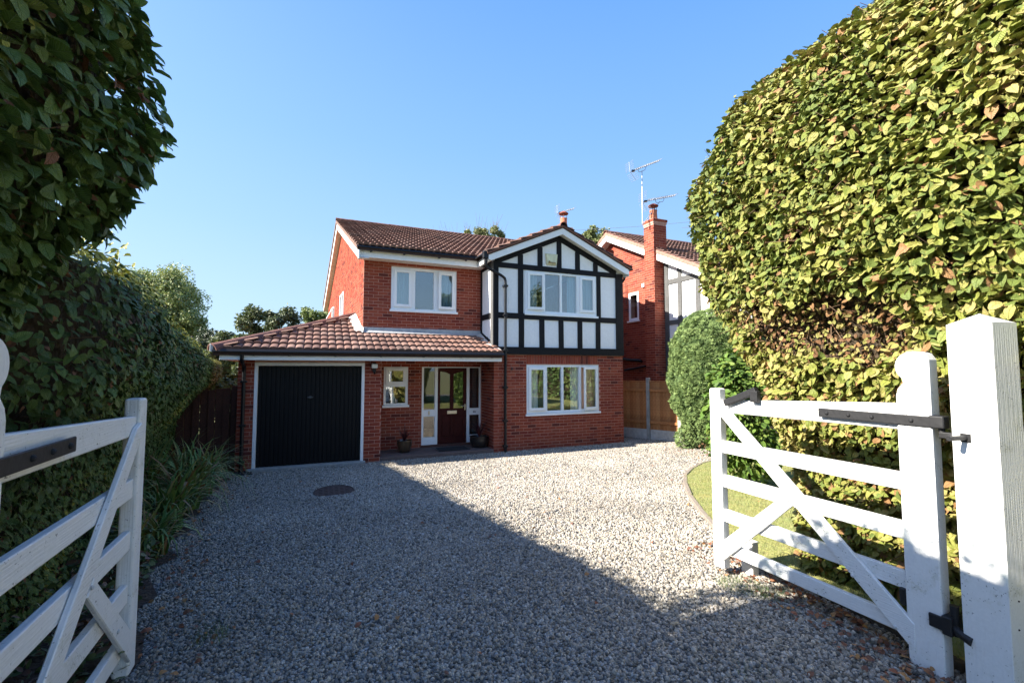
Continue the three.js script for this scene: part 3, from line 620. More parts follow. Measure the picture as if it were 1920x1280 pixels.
  for (const u of [-5.1, -4.5, -3.65, -2.75, -1.85, -1.0, -.25]) mesh('bracket', [bx(u - .022, u + .022, 2.245, 2.335, .368, .385, .004), bx(u - .02, u + .02, 2.248, 2.262, .38, .46, .004)], M.blackPlastic, ga);
  mesh('verge_cap', bx(-5.80, -5.74, E0 - .03, E0 + .12, .40, .47, .01), M.lead, H);
  // downpipe at the garage corner
  const dp = mesh('downpipe', [tube([V3(-5.29, 2.27, .43), V3(-5.29, 2.15, .40), V3(-5.29, 2.04, .12), V3(-5.29, 1.92, .07), V3(-5.29, .0, .07)], .034, 40, 10), tube([V3(-5.29, .1, .07), V3(-5.29, .02, .09), V3(-5.29, -.02, .16)], .036, 8, 10)], M.blackPlastic, H);
  for (const y of [1.75, .9, .2]) mesh('pipe_clip', bx(-5.345, -5.235, y - .02, y + .02, .012, .112, .006), M.blackPlastic, dp);

  // --- main roof
  const mr = mesh('main_roof', [
    slab([V3(-3.2, 4.80, -.45), V3(3.9, 4.80, -.45), V3(3.9, 7.0, -5.9), V3(-3.52, 7.0, -5.9)], .10),
    slab([V3(-3.52, 7.0, -5.9), V3(3.9, 7.0, -5.9), V3(3.9, 4.80, -11.35), V3(-3.85, 4.80, -11.35)], .10)], M.deck, H);
  const mu = V3(0, .404, -1).normalize(), ml = Math.hypot(1, .404);
  const gabTop = u => 5.66 - .44 * Math.abs(u - 1.73);
  tileSlope(tiles.house, mr, V3(-3.24, 4.80, -.45), V3(1, 0, 0), mu, 7.2, 5.45 * ml, (x, y) => { const u = -3.24 + x, v = .45 + y / ml, h = 4.80 + .404 * (v - .45); return !(u > -.35 && h < gabTop(u) - .12); }, .325, true, -.0587 / ml);
  capping(mr, 'ridge_tile', V3(-3.53, 7.02, -5.9), V3(3.9, 7.02, -5.9), .11, .45);
  // verge: mortar edge, bargeboards and a broad soffit, following the flank
  for (const [v0, h0, v1, h1] of [[.45, 4.80, 5.9, 7.0], [11.35, 4.80, 5.9, 7.0]]) {
    const ub = v => -3.2 - .0587 * (v - .45);
    const q = (v, h, du, dh) => V3(ub(v) + du, h + dh, -v);
    mesh('bargeboard', slab([q(v0, h0, .02, -.10), q(v1, h1, .02, -.10), q(v1, h1, .02, -.30), q(v0, h0, .02, -.30)], .025, V3(1, 0, 0)), M.fascia, H);
    mesh('soffit', slab([q(v0, h0, .046, -.27), q(v1, h1, .046, -.27), V3(skew(v1) + .05, h1 - .27, -v1), V3(skew(v0) + .05, h0 - .27, -v0)], .012), M.soffit, H);
    mesh('verge_mortar', slab([q(v0, h0, -.015, .02), q(v1, h1, -.015, .02), q(v1, h1, -.015, -.098), q(v0, h0, -.015, -.098)], .05, V3(1, 0, 0)), M.vergeDark ??= std({ color: C(.17, .10, .08), roughness: .9, map: texTile }), H);
  }
  // --- gable roof
  const gro = V3(0, 0, 0);
  const gl = mesh('gable_roof', [
    slab([V3(-.31, gabTop(-.31), .26), V3(1.73, 5.66, .26), V3(1.73, 5.66, -3.0), V3(-.31, gabTop(-.31), -3.0)].reverse(), .06),
    slab([V3(1.73, 5.66, .26), V3(3.84, gabTop(3.84), .26), V3(3.84, gabTop(3.84), -3.0), V3(1.73, 5.66, -3.0)].reverse(), .06)], M.deck, H);
  const gU = V3(1, .44, 0).normalize(), gU2 = V3(-1, .44, 0).normalize(), gL = Math.hypot(1, .44);
  tileSlope(tiles.house, gl, V3(-.33, gabTop(-.33), -2.95), V3(0, 0, 1), gU, 3.24, 2.06 * gL, (x, y) => { const v = 2.95 - x, h = gabTop(-.33) + y / gL * .44; return h > 4.80 + .404 * (v - .45) - .1; });
  tileSlope(tiles.house, gl, V3(3.86, gabTop(3.86), .29), V3(0, 0, -1), gU2, 3.24, 2.13 * gL, () => true);
  capping(gl, 'ridge_tile', V3(1.73, 5.69, .30), V3(1.73, 5.69, -2.8), .10, .45);
  const bb = (p) => poly(p, .215, .245, [], .004);
  mesh('bargeboard', bb([[1.73, 5.44], [1.73, 5.625], [-.29, 5.625 - .44 * 2.02], [-.29, 4.60], [-.225, 4.58]]), M.fascia, H);
  mesh('bargeboard', bb([[1.732, 5.44], [3.70, 4.565], [3.80, 4.565], [3.80, 5.625 - .44 * 2.07], [1.732, 5.625]]), M.fascia, H);
  mesh('verge_mortar', [bar(-.33, gabTop(-.33) - .005, 1.73, 5.655, .05, .20, .275, .01), bar(1.73, 5.655, 3.87, gabTop(3.87) - .005, .05, .20, .275, .01)], M.tileEdge = std({ color: C(.20, .09, .065), roughness: .9, map: texTile }), H);
  mesh('soffit', [slab([V3(-.27, 4.585, .21), V3(-.07, 4.67, .21), V3(-.07, 4.67, -.89), V3(-.27, 4.585, -.54)], .012), slab([V3(-.26, bargeBot(-.26) + .05, .214), V3(1.73, 5.49, .214), V3(1.73, 5.49, .0), V3(-.26, bargeBot(-.26) + .05, .0)], .01), slab([V3(1.73, 5.49, .214), V3(3.78, bargeBot(3.78) + .05, .214), V3(3.78, bargeBot(3.78) + .05, .0), V3(1.73, 5.49, 0)], .01)], M.fascia, H);
  // --- eaves of the main front
  mesh('fascia', bx(-3.18, -.30, 4.565, 4.725, -.565, -.54, .004), M.fascia, H);
  mesh('soffit', bx(-3.17, -.08, 4.575, 4.59, -.90, -.566, 0), M.soffit, H);
  mesh('fascia', bx(-.30, -.275, 4.565, 4.725, -.538, .213, .004), M.fascia, H);
  mesh('fascia', bx(3.80, 3.82, 4.52, 4.70, -10.8, .213, .004), M.fascia, H);
  const gm = mesh('gutter', gutterGeo(-3.22, -.24, 4.765, -.475), M.blackPlastic, H);
  for (const u of [-2.9, -2.15, -1.3, -.62]) mesh('bracket', [bx(u - .022, u + .022, 4.69, 4.785, -.54, -.52, .004), bx(u - .02, u + .02, 4.69, 4.705, -.525, -.445, .004)], M.blackPlastic, gm);
  const gg = gutterGeo(-.53, .26, 4.735, 0); gg.rotateY(-Math.PI / 2); gg.translate(-.36, 0, 0);
  mesh('gutter', gg, M.blackPlastic, H);
  mesh('hopper', [bx(-.42, -.29, 4.62, 4.80, .12, .25, .02), rod(V3(-.35, 4.64, .18), V3(-.35, 4.50, .18), .04, 10)], M.blackPlastic, H);
  const gg2 = gutterGeo(-.24, 10.9, 4.70, 0); gg2.rotateY(Math.PI / 2); gg2.translate(3.875, 0, 0);
  mesh('gutter', gg2, M.blackPlastic, H);
  // long downpipe in front of the gable
  const lp = mesh('downpipe', [tube([V3(-.35, 4.55, .18), V3(-.34, 4.46, .17), V3(-.25, 4.40, .15), V3(.10, 4.26, .11), V3(.19, 4.20, .095), V3(.205, 4.10, .09), V3(.205, 2.2, .09), V3(.205, 1.0, .085), V3(.21, -.02, .085)], .034, 80, 10)], M.blackPlastic, H);
  for (const y of [4.02, 3.30, 2.44, 1.55, .75, .15]) mesh('pipe_clip', [bx(.145, .265, y - .022, y + .022, .03, .13, .008), rod(V3(.205, y - .045, .088), V3(.205, y + .045, .088), .041, 12)], M.blackPlastic, lp);
  mesh('downpipe', tube([V3(3.85, 4.66, .02), V3(3.83, 4.5, .0), V3(3.78, 4.38, -.1), V3(3.77, 4.2, -.14), V3(3.77, 0, -.14)], .034, 50, 10), M.blackPlastic, H);
  // --- fittings
  mesh('wall_lamp', [bx(-2.905, -2.785, 2.01, 2.10, .03, .13, .012)], std({ color: C(.72, .72, .70), roughness: .4 }), H);
  mesh('lamp_sensor', [bx(-2.88, -2.81, 1.93, 2.008, .005, .07, .008), rod(V3(-2.845, 1.93, .05), V3(-2.845, 1.90, .10), .022, 10), bx(-2.88, -2.81, 2.102, 2.13, .005, .09, .006)], M.blackPlastic, H);
  const ab = mesh('alarm_box', poly([[1.335, 4.95], [1.365, 4.675], [1.645, 4.675], [1.675, 4.95]], .008, .075, [], .012), std({ color: C(.74, .73, .50), roughness: .6, map: texGrain }), H);
  mesh('alarm_lamp', [bx(1.40, 1.61, 4.69, 4.735, .074, .084, .006), (() => { const g = new THREE.SphereGeometry(.028, 12, 8); g.translate(1.43, 4.735, .078); return g; })()], std({ color: C(.30, .22, .10), roughness: .6 }), ab);
  // wall stains where fittings once hung
  for (const u of [.42, 3.28]) mesh('old_bracket', bx(u - .03, u + .03, 1.97, 2.03, .004, .022, .006), std({ color: C(.09, .035, .03), roughness: .9 }), H);
  // chimney behind the gable ridge
  const ch = mesh('chimney', bx(3.62, 4.12, 2.4, 6.92, -3.78, -3.24, .006), M.mortar, H);
  courses(bricks.house, ch, V3(0, 0, -3.24), D, N, 3.62, 4.12, 5.2, () => 6.9);
  mesh('chimney_pot', (() => { const g = new THREE.LatheGeometry([[.10, 0], [.14, 0], [.13, .06], [.122, .08], [.118, .34], [.128, .36], [.128, .38], [.10, .38]].map(p => new THREE.Vector2(p[0], p[1])), 20); g.translate(3.9, 6.92, -3.51); return g; })(), M.terracotta, ch);
  mesh('cowl', [(() => { const g = new THREE.LatheGeometry([[0, .085], [.06, .08], [.14, .035], [.175, 0], [.165, -.02], [0, .03]].map(p => new THREE.Vector2(p[0], p[1])), 20); g.translate(3.9, 7.47, -3.51); return g; })(), ...[0, 1, 2, 3].map(k => rod(V3(3.9 + .105 * Math.cos(k * 1.57 + .5), 7.28, -3.51 + .105 * Math.sin(k * 1.57 + .5)), V3(3.9 + .12 * Math.cos(k * 1.57 + .5), 7.48, -3.51 + .12 * Math.sin(k * 1.57 + .5)), .008))], std({ color: C(.20, .05, .03), roughness: .7 }), ch);
}

// ------------------------------------------------------------------ the neighbouring house
const NB = thing('neighbouring_house', ORG, YAW, 'neighbouring red brick house with chimney breast, seen beyond the gable on the right', 'house');
NB.updateMatrixWorld(true);
{
  const U = 5.8, rf = v => v < 3.25 ? 6.90 - .485 * (3.25 - v) : 6.90 - .485 * (v - 3.25), sx = V3(0, 0, -1), nx = V3(-1, 0, 0);
  // brick half of the flank and its timbered half
  const w = mesh('side_wall', (() => { const g = poly([[.55, -.3], [8.2, -.3], [8.2, rf(8.2) - .12], [3.25, 6.78], [.55, rf(.55) - .12]], 0, .24, [rect(1.86, 2.38, 3.62, 4.56)]); g.applyMatrix4(new THREE.Matrix4().makeBasis(sx, V3(0, 1, 0), V3(1, 0, 0)).setPosition(U, 0, 0)); return g; })(), M.mortar2 = std({ color: C(.47, .27, .22), roughness: .95, map: texGrain, side: THREE.DoubleSide }), NB);
  courses(bricks.neighbour, w, V3(U, 0, 0), sx, nx, .56, 7.0, .99, s => rf(s) - .14, [[1.86, 2.38, 3.62, 4.56]]);
  const wt = mesh('rendered_wall', (() => { const g = poly([[-2.4, -.3], [.548, -.3], [.548, rf(.548) - .12], [-2.4, rf(-2.4) - .12]], 0, .24); g.applyMatrix4(new THREE.Matrix4().makeBasis(sx, V3(0, 1, 0), V3(1, 0, 0)).setPosition(U - .004, 0, 0)); return g; })(), M.renderD = std({ color: C(.80, .80, .81), roughness: .85, map: texRender, side: THREE.DoubleSide }), NB);
  const tb = (v0, v1, h0, h1, d = .035) => mesh('timber', bx(U - .004 - d, U - .003, h0, h1, -v1, -v0, .005), M.timberGrey, NB);
  tb(.44, .60, 1.5, 5.42); tb(-.10, .05, 1.5, rf(-.1) - .12); tb(-.80, -.64, 1.5, rf(-.8) - .12); tb(-1.5, -1.35, 1.5, rf(-1.5) - .12);
  tb(-2.4, .438, 4.55, 4.70, .03); tb(-2.4, .438, 3.32, 3.45, .03);
  mesh('front_wall', bx(U, 14, -.3, 4.3, 2.16, 2.4, 0), M.mortar, NB); mesh('back_wall', bx(U, 14, -.3, 4.5, -8.2, -7.96, 0), M.mortar, NB); mesh('far_wall', bx(13.8, 14, -.3, 4.4, -7.95, 2.15, 0), M.mortar, NB);
  // stack and breast
  const st = mesh('chimney', [bx(5.40, 5.90, -.3, 6.58, -1.06, -.62, .006), bx(5.385, 5.915, 6.47, 6.53, -1.075, -.605, .006), bx(5.37, 5.93, 6.532, 6.62, -1.09, -.59, .006), bx(5.46, 5.84, 6.62, 6.66, -1.0, -.68, .02)], M.mortar, NB);
  courses(bricks.neighbour, st, V3(5.40, 0, 0), sx, nx, .62, 1.06, 1.4, () => 6.47);
  courses(bricks.neighbour, st, V3(0, 0, -.62), V3(1, 0, 0), V3(0, 0, 1), 5.40, 5.90, 1.4, () => 6.47);
  courses(bricks.neighbour, st, V3(5.37, 0, 0), sx, nx, .59, 1.09, 6.535, () => 6.63);
  courses(bricks.neighbour, st, V3(0, 0, -.59), V3(1, 0, 0), V3(0, 0, 1), 5.37, 5.93, 6.535, () => 6.63);
  mesh('chimney_pot', (() => { const g = new THREE.LatheGeometry([[.09, 0], [.13, 0], [.122, .05], [.11, .25], [.12, .27], [.12, .30], [.09, .30]].map(p => new THREE.Vector2(p[0], p[1])), 20); g.translate(5.6, 6.65, -.84); return g; })(), M.terracotta, st);
  mesh('cowl', [(() => { const g = new THREE.LatheGeometry([[0, .075], [.06, .07], [.13, .03], [.16, 0], [.15, -.02], [0, .03]].map(p => new THREE.Vector2(p[0], p[1])), 20); g.translate(5.6, 7.09, -.84); return g; })(), ...[0, 1, 2, 3].map(k => rod(V3(5.6 + .095 * Math.cos(k * 1.57 + .5), 6.94, -.84 + .095 * Math.sin(k * 1.57 + .5)), V3(5.6 + .11 * Math.cos(k * 1.57 + .5), 7.09, -.84 + .11 * Math.sin(k * 1.57 + .5)), .008))], std({ color: C(.20, .05, .03), roughness: .7 }), st);
  // window
  const wf = mesh('window', (() => { const g = poly(rect(-2.38, -1.86, 3.62, 4.56), -.03, .012, [rect(-2.30, -1.94, 3.70, 4.48)], .004); g.applyMatrix4(new THREE.Matrix4().makeBasis(V3(0, 0, 1), V3(0, 1, 0), nx).setPosition(U, 0, 0)); return g; })(), M.upvc2, NB);
  mesh('pane', (() => { const g = new THREE.PlaneGeometry(.38, .80); g.rotateY(-Math.PI / 2); g.translate(U + .01, 4.09, -2.12); return g; })(), M.glass, wf);
  mesh('sill', bx(U - .06, U + .02, 3.565, 3.618, -2.43, -1.81, .005), M.upvc, wf);
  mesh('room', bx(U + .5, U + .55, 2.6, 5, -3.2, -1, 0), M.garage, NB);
  mesh('wall_box', bx(U - .06, U - .002, 4.66, 4.78, -1.64, -1.52, .01), M.upvc, NB);
  mesh('waste_pipe', [rod(V3(U - .06, 2.35, -2.9), V3(U - .06, 2.25, -1.7), .045, 10), rod(V3(U - .06, 1.95, -2.6), V3(U - .06, 2.08, -1.5), .03, 10), rod(V3(U - .07, 4.95, -2.44), V3(U - .07, 4.2, -2.44), .012, 6)], M.blackPlastic, NB);
  // roof
  const r = mesh('roof', [slab([V3(U - .3, rf(-2.9), 2.9), V3(14.2, rf(-2.9), 2.9), V3(14.2, 6.9, -3.25), V3(U - .3, 6.9, -3.25)], .1), slab([V3(U - .3, 6.9, -3.25), V3(14.2, 6.9, -3.25), V3(14.2, rf(8.5), -8.5), V3(U - .3, rf(8.5), -8.5)], .1)], M.deck, NB);
  const up = V3(0, .485, -1).normalize(), l = Math.hypot(1, .485);
  tileSlope(tiles.neighbour, r, V3(U - .32, rf(-2.9), 2.9), V3(1, 0, 0), up, 5.4, 6.15 * l, (x, y) => !(x > .30 + (-.38 + .28) && x < .42 && Math.abs(y / l - 2.9 - .84) < .2));
  capping(r, 'ridge_tile', V3(U - .33, 6.93, -3.25), V3(11, 6.93, -3.25), .11, .45);
  for (const [v0, v1] of [[-2.9, 3.25], [8.5, 3.25]]) {
    mesh('bargeboard', slab([V3(U - .30, rf(v0) - .10, -v0), V3(U - .30, 6.80, -v1), V3(U - .30, 6.60, -v1), V3(U - .30, rf(v0) - .30, -v0)], .025, V3(1, 0, 0)), M.fascia, NB);
    mesh('verge_mortar', slab([V3(U - .32, rf(v0) + .02, -v0), V3(U - .32, 6.92, -v1), V3(U - .32, 6.805, -v1), V3(U - .32, rf(v0) - .095, -v0)], .05, V3(1, 0, 0)), M.vergeTile = std({ color: C(.33, .175, .135), roughness: .9, map: texTile }), NB);
    mesh('soffit', slab([V3(U - .27, rf(v0) - .26, -v0), V3(U - .27, 6.64, -v1), V3(U + .05, 6.64, -v1), V3(U + .05, rf(v0) - .26, -v0)], .012), M.fascia, NB);
  }
}
pieces(bricks.house, 'brick', 'brickwork', [BRICK], brickPalette, M.brick, M.brick, 300);
pieces(bricks.neighbour, 'brick', 'brickwork', [BRICK], brickPalette, M.brick, M.brick, 300);
pieces(tiles.house, 'roof_tile', 'roof_tiling', [TILE], tilePalette, M.tile, M.tile, 300);
pieces(tiles.neighbour, 'roof_tile', 'roof_tiling', [TILE], tilePalette, M.tile, M.tile, 120);
// ------------------------------------------------------------------ gates, post
const GATE_YAW = Math.atan2(-.919, .395);               // local +x runs from the free end to the hinge
function gate(pos, mirror, label, turn = 0) {                      // mirror: the face with the braces looks the other way
  const G = thing('field_gate', pos, GATE_YAW + turn, label, 'gate', null), s = mirror ? 1 : -1;
  const Z = (a, b) => s > 0 ? [a, b] : [-b, -a];
  const P = (name, make, mat = M.paint) => mesh(name, make, mat, G);
  const B = (x0, x1, y0, y1, a, b, r = .006) => bx(x0, x1, y0, y1, ...Z(a, b), r);
  P('free_stile', B(0, .098, 0, 1.35, -.045, .028, .014), M.paintV);
  { // hinge stile with its swan-neck head
    const p = [[1.252, .015], [1.262, 0], [1.40, -.012], [1.40, 1.545], [1.382, 1.578], [1.345, 1.588]];
    for (let i = 0; i <= 10; i++) { const t = Math.PI / 2 + (Math.PI * .78) * i / 10; p.push([1.330 + .078 * Math.cos(t), 1.510 + .078 * Math.sin(t)]); }
    p.push([1.286, 1.425], [1.262, 1.395], [1.252, 1.36]);
    P('hinge_stile', poly(p, ...Z(-.05, .030), [], .005), M.paintV);
  }
  P('top_rail', poly([[.096, 1.168], [1.254, 1.180], [1.254, 1.318], [.096, 1.262]], ...Z(-.03, .010), [], .005));
  for (const [a, b] of [[.862, .955], [.605, .700], [.354, .444], [.118, .204]]) P('rail', B(.094, 1.256, a + rnd(-.003, .003), b, -.026, .008, .006));
  const br = (name, pts, a, b) => P(name, poly(pts, ...Z(a, b), [], .004));
  br('brace', [[.062, 1.185], [.098, 1.228], [.165, 1.208], [1.285, .205], [1.285, .062]], .0105, .034);
  br('short_brace', [[.058, .10], [.058, .178], [.592, .672], [.652, .62], [.10, .072]], .0105, .032);
  P('strap_hinge', [B(.848, 1.40, 1.208, 1.262, .0315, .042, .005), B(1.39, 1.452, 1.205, 1.268, -.02, .043, .008), ...[.90, 1.02, 1.14, 1.32].map(x => { const g = new THREE.SphereGeometry(.011, 8, 6); g.translate(x, 1.235, s * .042); return g; })], M.iron);
  P('hinge_hook', [rod(V3(1.43, 1.165, s * .01), V3(1.43, 1.205, s * .01), .014), rod(V3(1.43, 1.175, s * .01), V3(1.52, 1.175, s * .02), .013), B(1.42, 1.53, 1.158, 1.19, -.005, .025, .006)], M.iron);
  P('lower_hinge', [B(1.35, 1.43, .235, .30, .0315, .046, .006), B(1.40, 1.44, .22, .31, -.06, .047, .008), rod(V3(1.435, .255, s * .012), V3(1.51, .235, s * .03), .022), rod(V3(1.435, .22, s * .0), V3(1.435, .36, s * .0), .018), B(1.215, 1.25, .27, .36, -.06, .02, .01), rod(V3(1.24, .33, -s * .06), V3(1.14, .35, -s * .08), .014)], M.iron);
  if (mirror) P('latch', [(() => { const g = bx(-.145, .145, -.02, .028, -.022, .018, .006); g.rotateZ(.375); g.translate(.290, 1.292, .03); return g; })(), (() => { const g = bx(-.03, .03, -.05, .03, -.02, .02, .006); g.translate(.41, 1.315, .03); return g; })()], M.iron);
  P('bolt_head', [[.30, .315], [.62, .645], [1.0, .33], [1.2, .15]].map(([x, y]) => { const g = new THREE.SphereGeometry(.010, 8, 6); g.scale(1, 1, .5); g.translate(x, y, s * .035); return g; }), M.paint);
  return G;
}
gate(V3(1.568, .5, -3.577), true, 'white five-bar timber gate standing open on the right beside the gatepost and lawn');
gate(V3(-1.935, .5, -2.379), false, 'white five-bar timber gate standing open on the left in the shade of the hedge', .024);
{
  const y0 = -.1, w = .0875, hN = 2.212;
  const P = thing('gate_post', V3(2.17, 0, -2.04), 16 * Math.PI / 180, 'thick square white timber gatepost with a pyramid top, right of the open gate', 'post');
  mesh('post', (() => { const pos = [], g = bx(0, .175, y0, hN, -.175, 0, .004); return g; })(), M.postPaint, P);
  mesh('post_cap', (() => { const g = new THREE.ConeGeometry(.175 / Math.SQRT2, .05, 4, 1); g.rotateY(Math.PI / 4); g.translate(.0875, hN + .0245, -.0875); return metreUV(g.toNonIndexed()); })(), M.postPaint, P);
  mesh('hinge_plate', [rod(V3(-.10, 1.675, -.13), V3(.01, 1.675, -.12), .012), bx(-.006, .002, 1.655, 1.695, -.14, -.10, .002)], M.iron, P);
  mesh('nail', [[.06, .98], [.10, .96], [.135, .90], [.05, .86]].map(([x, y]) => { const g = new THREE.SphereGeometry(.004, 6, 5); g.translate(x, y, .001); return g; }), M.rust, P);
}
{ // gate stop
  const S = thing('gate_stop', V3(1.80, gy(1.8, -3.54), -3.52), GATE_YAW, 'short white wooden stump behind the foot of the right-hand gate', 'gate stop');
  mesh('stump', bx(-.05, .05, -.1, .24, -.035, .035, .008), M.postPaint, S);
  mesh('stump_top', bx(-.052, .052, .241, .256, -.037, .037, .006), M.postPaint, S);
}
// ------------------------------------------------------------------ fences
{ // panel fence to the right of the house, following the boundary
  const a = [5.18, -.62], b = [3.92, 1.75], dx = b[0] - a[0], dv = b[1] - a[1], L = Math.hypot(dx, dv);
  const F = thing('panel_fence', toW(a[0], a[1], 0), YAW + Math.atan2(dv, dx), 'orange brown closeboard fence with concrete posts between the two houses', 'fence');
  const postX = [.05, .93, L - .05];
  for (const x of postX) mesh('post', bx(x - .05, x + .05, -.2, x > .5 && x < 1 ? 1.74 : 1.70, -.05, .05, .01), M.concrete, F);
  const bays = [[.10, .88], [.98, L - .10]];
  for (const [x0, x1] of bays) {
    mesh('gravel_board', bx(x0, x1, -.1, .28, -.022, .022, .006), M.mortarGrey, F);
    mesh('rail', bx(x0, x1, .45, .53, -.05, -.012, .004), M.fenceWood, F); mesh('rail', bx(x0, x1, 1.35, 1.43, -.05, -.012, .004), M.fenceWood, F);
    const n = Math.round((x1 - x0) / .098);
    const mats = [M.fenceWood, M.fw2 ??= Object.assign(M.fenceWood.clone(), { color: C(.44, .17, .055) }), M.fw3 ??= Object.assign(M.fenceWood.clone(), { color: C(.54, .245, .09) })];
    for (let i = 0; i < n; i++) { const x = x0 + (i + .5) * (x1 - x0) / n, g = bx(-.06, .06, .281, 1.62 + rnd(-.006, .006), -.007, .007, .002); g.rotateY(.09); g.translate(x, 0, .0); mesh('board', g, mats[(i * 7 + 3) % 3], F); }
    mesh('capping', bx(x0, x1, 1.632, 1.655, -.03, .03, .006), M.fenceWood, F);
  }
}
{ // dark brown boarded gate between the garage and the hedge
  const F = thing('side_gate', toW(-7.3, .25, 0), YAW, 'dark red-brown boarded side gate between the garage and the hedge', 'gate');
  for (let i = 0; i < 15; i++) mesh('board', bx(i * .125 + .0 + (i % 2) * .004, i * .125 + .128 - (i % 2) * .006, .05, 1.60 + .02 * Math.sin(i * 2.1), -.012 + (i % 2) * .026, .012 + (i % 2) * .026, .004), M.fenceDark, F);
  mesh('rail', bx(.0, 1.87, .3, .4, -.05, -.014, .004), M.fenceDark, F); mesh('rail', bx(.0, 1.87, 1.3, 1.4, -.05, -.014, .004), M.fenceDark, F);
  mesh('post', bx(1.78, 1.87, -.1, 1.66, .018, .09, .008), M.fenceDark, F);
  mesh('latch', bx(1.62, 1.74, 1.05, 1.08, .016, .03, .004), M.iron, F);
}
// ------------------------------------------------------------------ leaves
const leafGeo = (w = .31, curl = .10, fold = .10, wav = .03) => {
  const T = [[0, .0], [.10, .15], [.30, .275], [.52, .30], [.74, .24], [.90, .12], [1, 0]], pos = [], idx = [];
  for (const [t, k] of T) { const ww = k / .30 * w, z = -curl * t * t * 2.2 + wav * Math.sin(t * 9); pos.push(-ww, t, z + fold * ww * 2.2, 0, t, z, ww, t, z + fold * ww * 2.2); }
  for (let i = 0; i < T.length - 1; i++) { const a = i * 3; idx.push(a, a + 1, a + 4, a, a + 4, a + 3, a + 1, a + 2, a + 5, a + 1, a + 5, a + 4); }
  const g = new THREE.BufferGeometry(); g.setAttribute('position', new THREE.Float32BufferAttribute(pos, 3)); g.setIndex(idx);
  g.computeVertexNormals(); const q = g.toNonIndexed(), NN = q.attributes.normal, nrm = [];
  // drop the collapsed triangles at both ends
  const P = q.attributes.position, keep = []; for (let i = 0; i < P.count; i += 3) { const a = V3().fromBufferAttribute(P, i), b = V3().fromBufferAttribute(P, i + 1), c = V3().fromBufferAttribute(P, i + 2); if (b.sub(a).cross(c.sub(a)).length() > 1e-6) keep.push(i, i + 1, i + 2); }
  const o = new THREE.BufferGeometry(), arr = []; for (const i of keep) { arr.push(P.getX(i), P.getY(i), P.getZ(i)); nrm.push(NN.getX(i), NN.getY(i), NN.getZ(i)); } o.setAttribute('normal', new THREE.Float32BufferAttribute(nrm, 3)); o.setAttribute('position', new THREE.Float32BufferAttribute(arr, 3));
  const uv = []; for (const i of keep) uv.push(P.getX(i) + .5, P.getY(i)); o.setAttribute('uv', new THREE.Float32BufferAttribute(uv, 2));
  return o;
};
const LEAVES = [leafGeo(.33, .08, .12), leafGeo(.36, .18, .05, -.04), leafGeo(.29, -.05, .15), leafGeo(.33, .30, .10, .05)];
const LEAF_SMALL = (() => { const g = new THREE.BufferGeometry(); g.setAttribute('position', new THREE.Float32BufferAttribute([0, 0, 0, .3, .5, .06, 0, 1, -.06, 0, 0, 0, 0, 1, -.06, -.3, .5, .06], 3)); g.setAttribute('uv', new THREE.Float32BufferAttribute([.5, 0, 1, .5, .5, 1, .5, 0, .5, 1, 0, .5], 2)); g.computeVertexNormals(); return g; })();
const TWIG = new THREE.CylinderGeometry(.5, 1, 1, 5, 1); TWIG.translate(0, .5, 0);
function orient(p, n, tip, s, sx = 1) {                  // leaf: face normal n, tip direction tip
  const y = tip.clone().addScaledVector(n, -tip.dot(n)); if (y.lengthSq() < 1e-6) y.set(1, 0, 0); y.normalize();
  const x = y.clone().cross(n).normalize();
  return new THREE.Matrix4().makeBasis(x.multiplyScalar(s * sx), y.multiplyScalar(s), n.clone().multiplyScalar(s)).setPosition(p);
}
const rv = () => V3(rnd(-1, 1), rnd(-1, 1), rnd(-1, 1)).normalize();
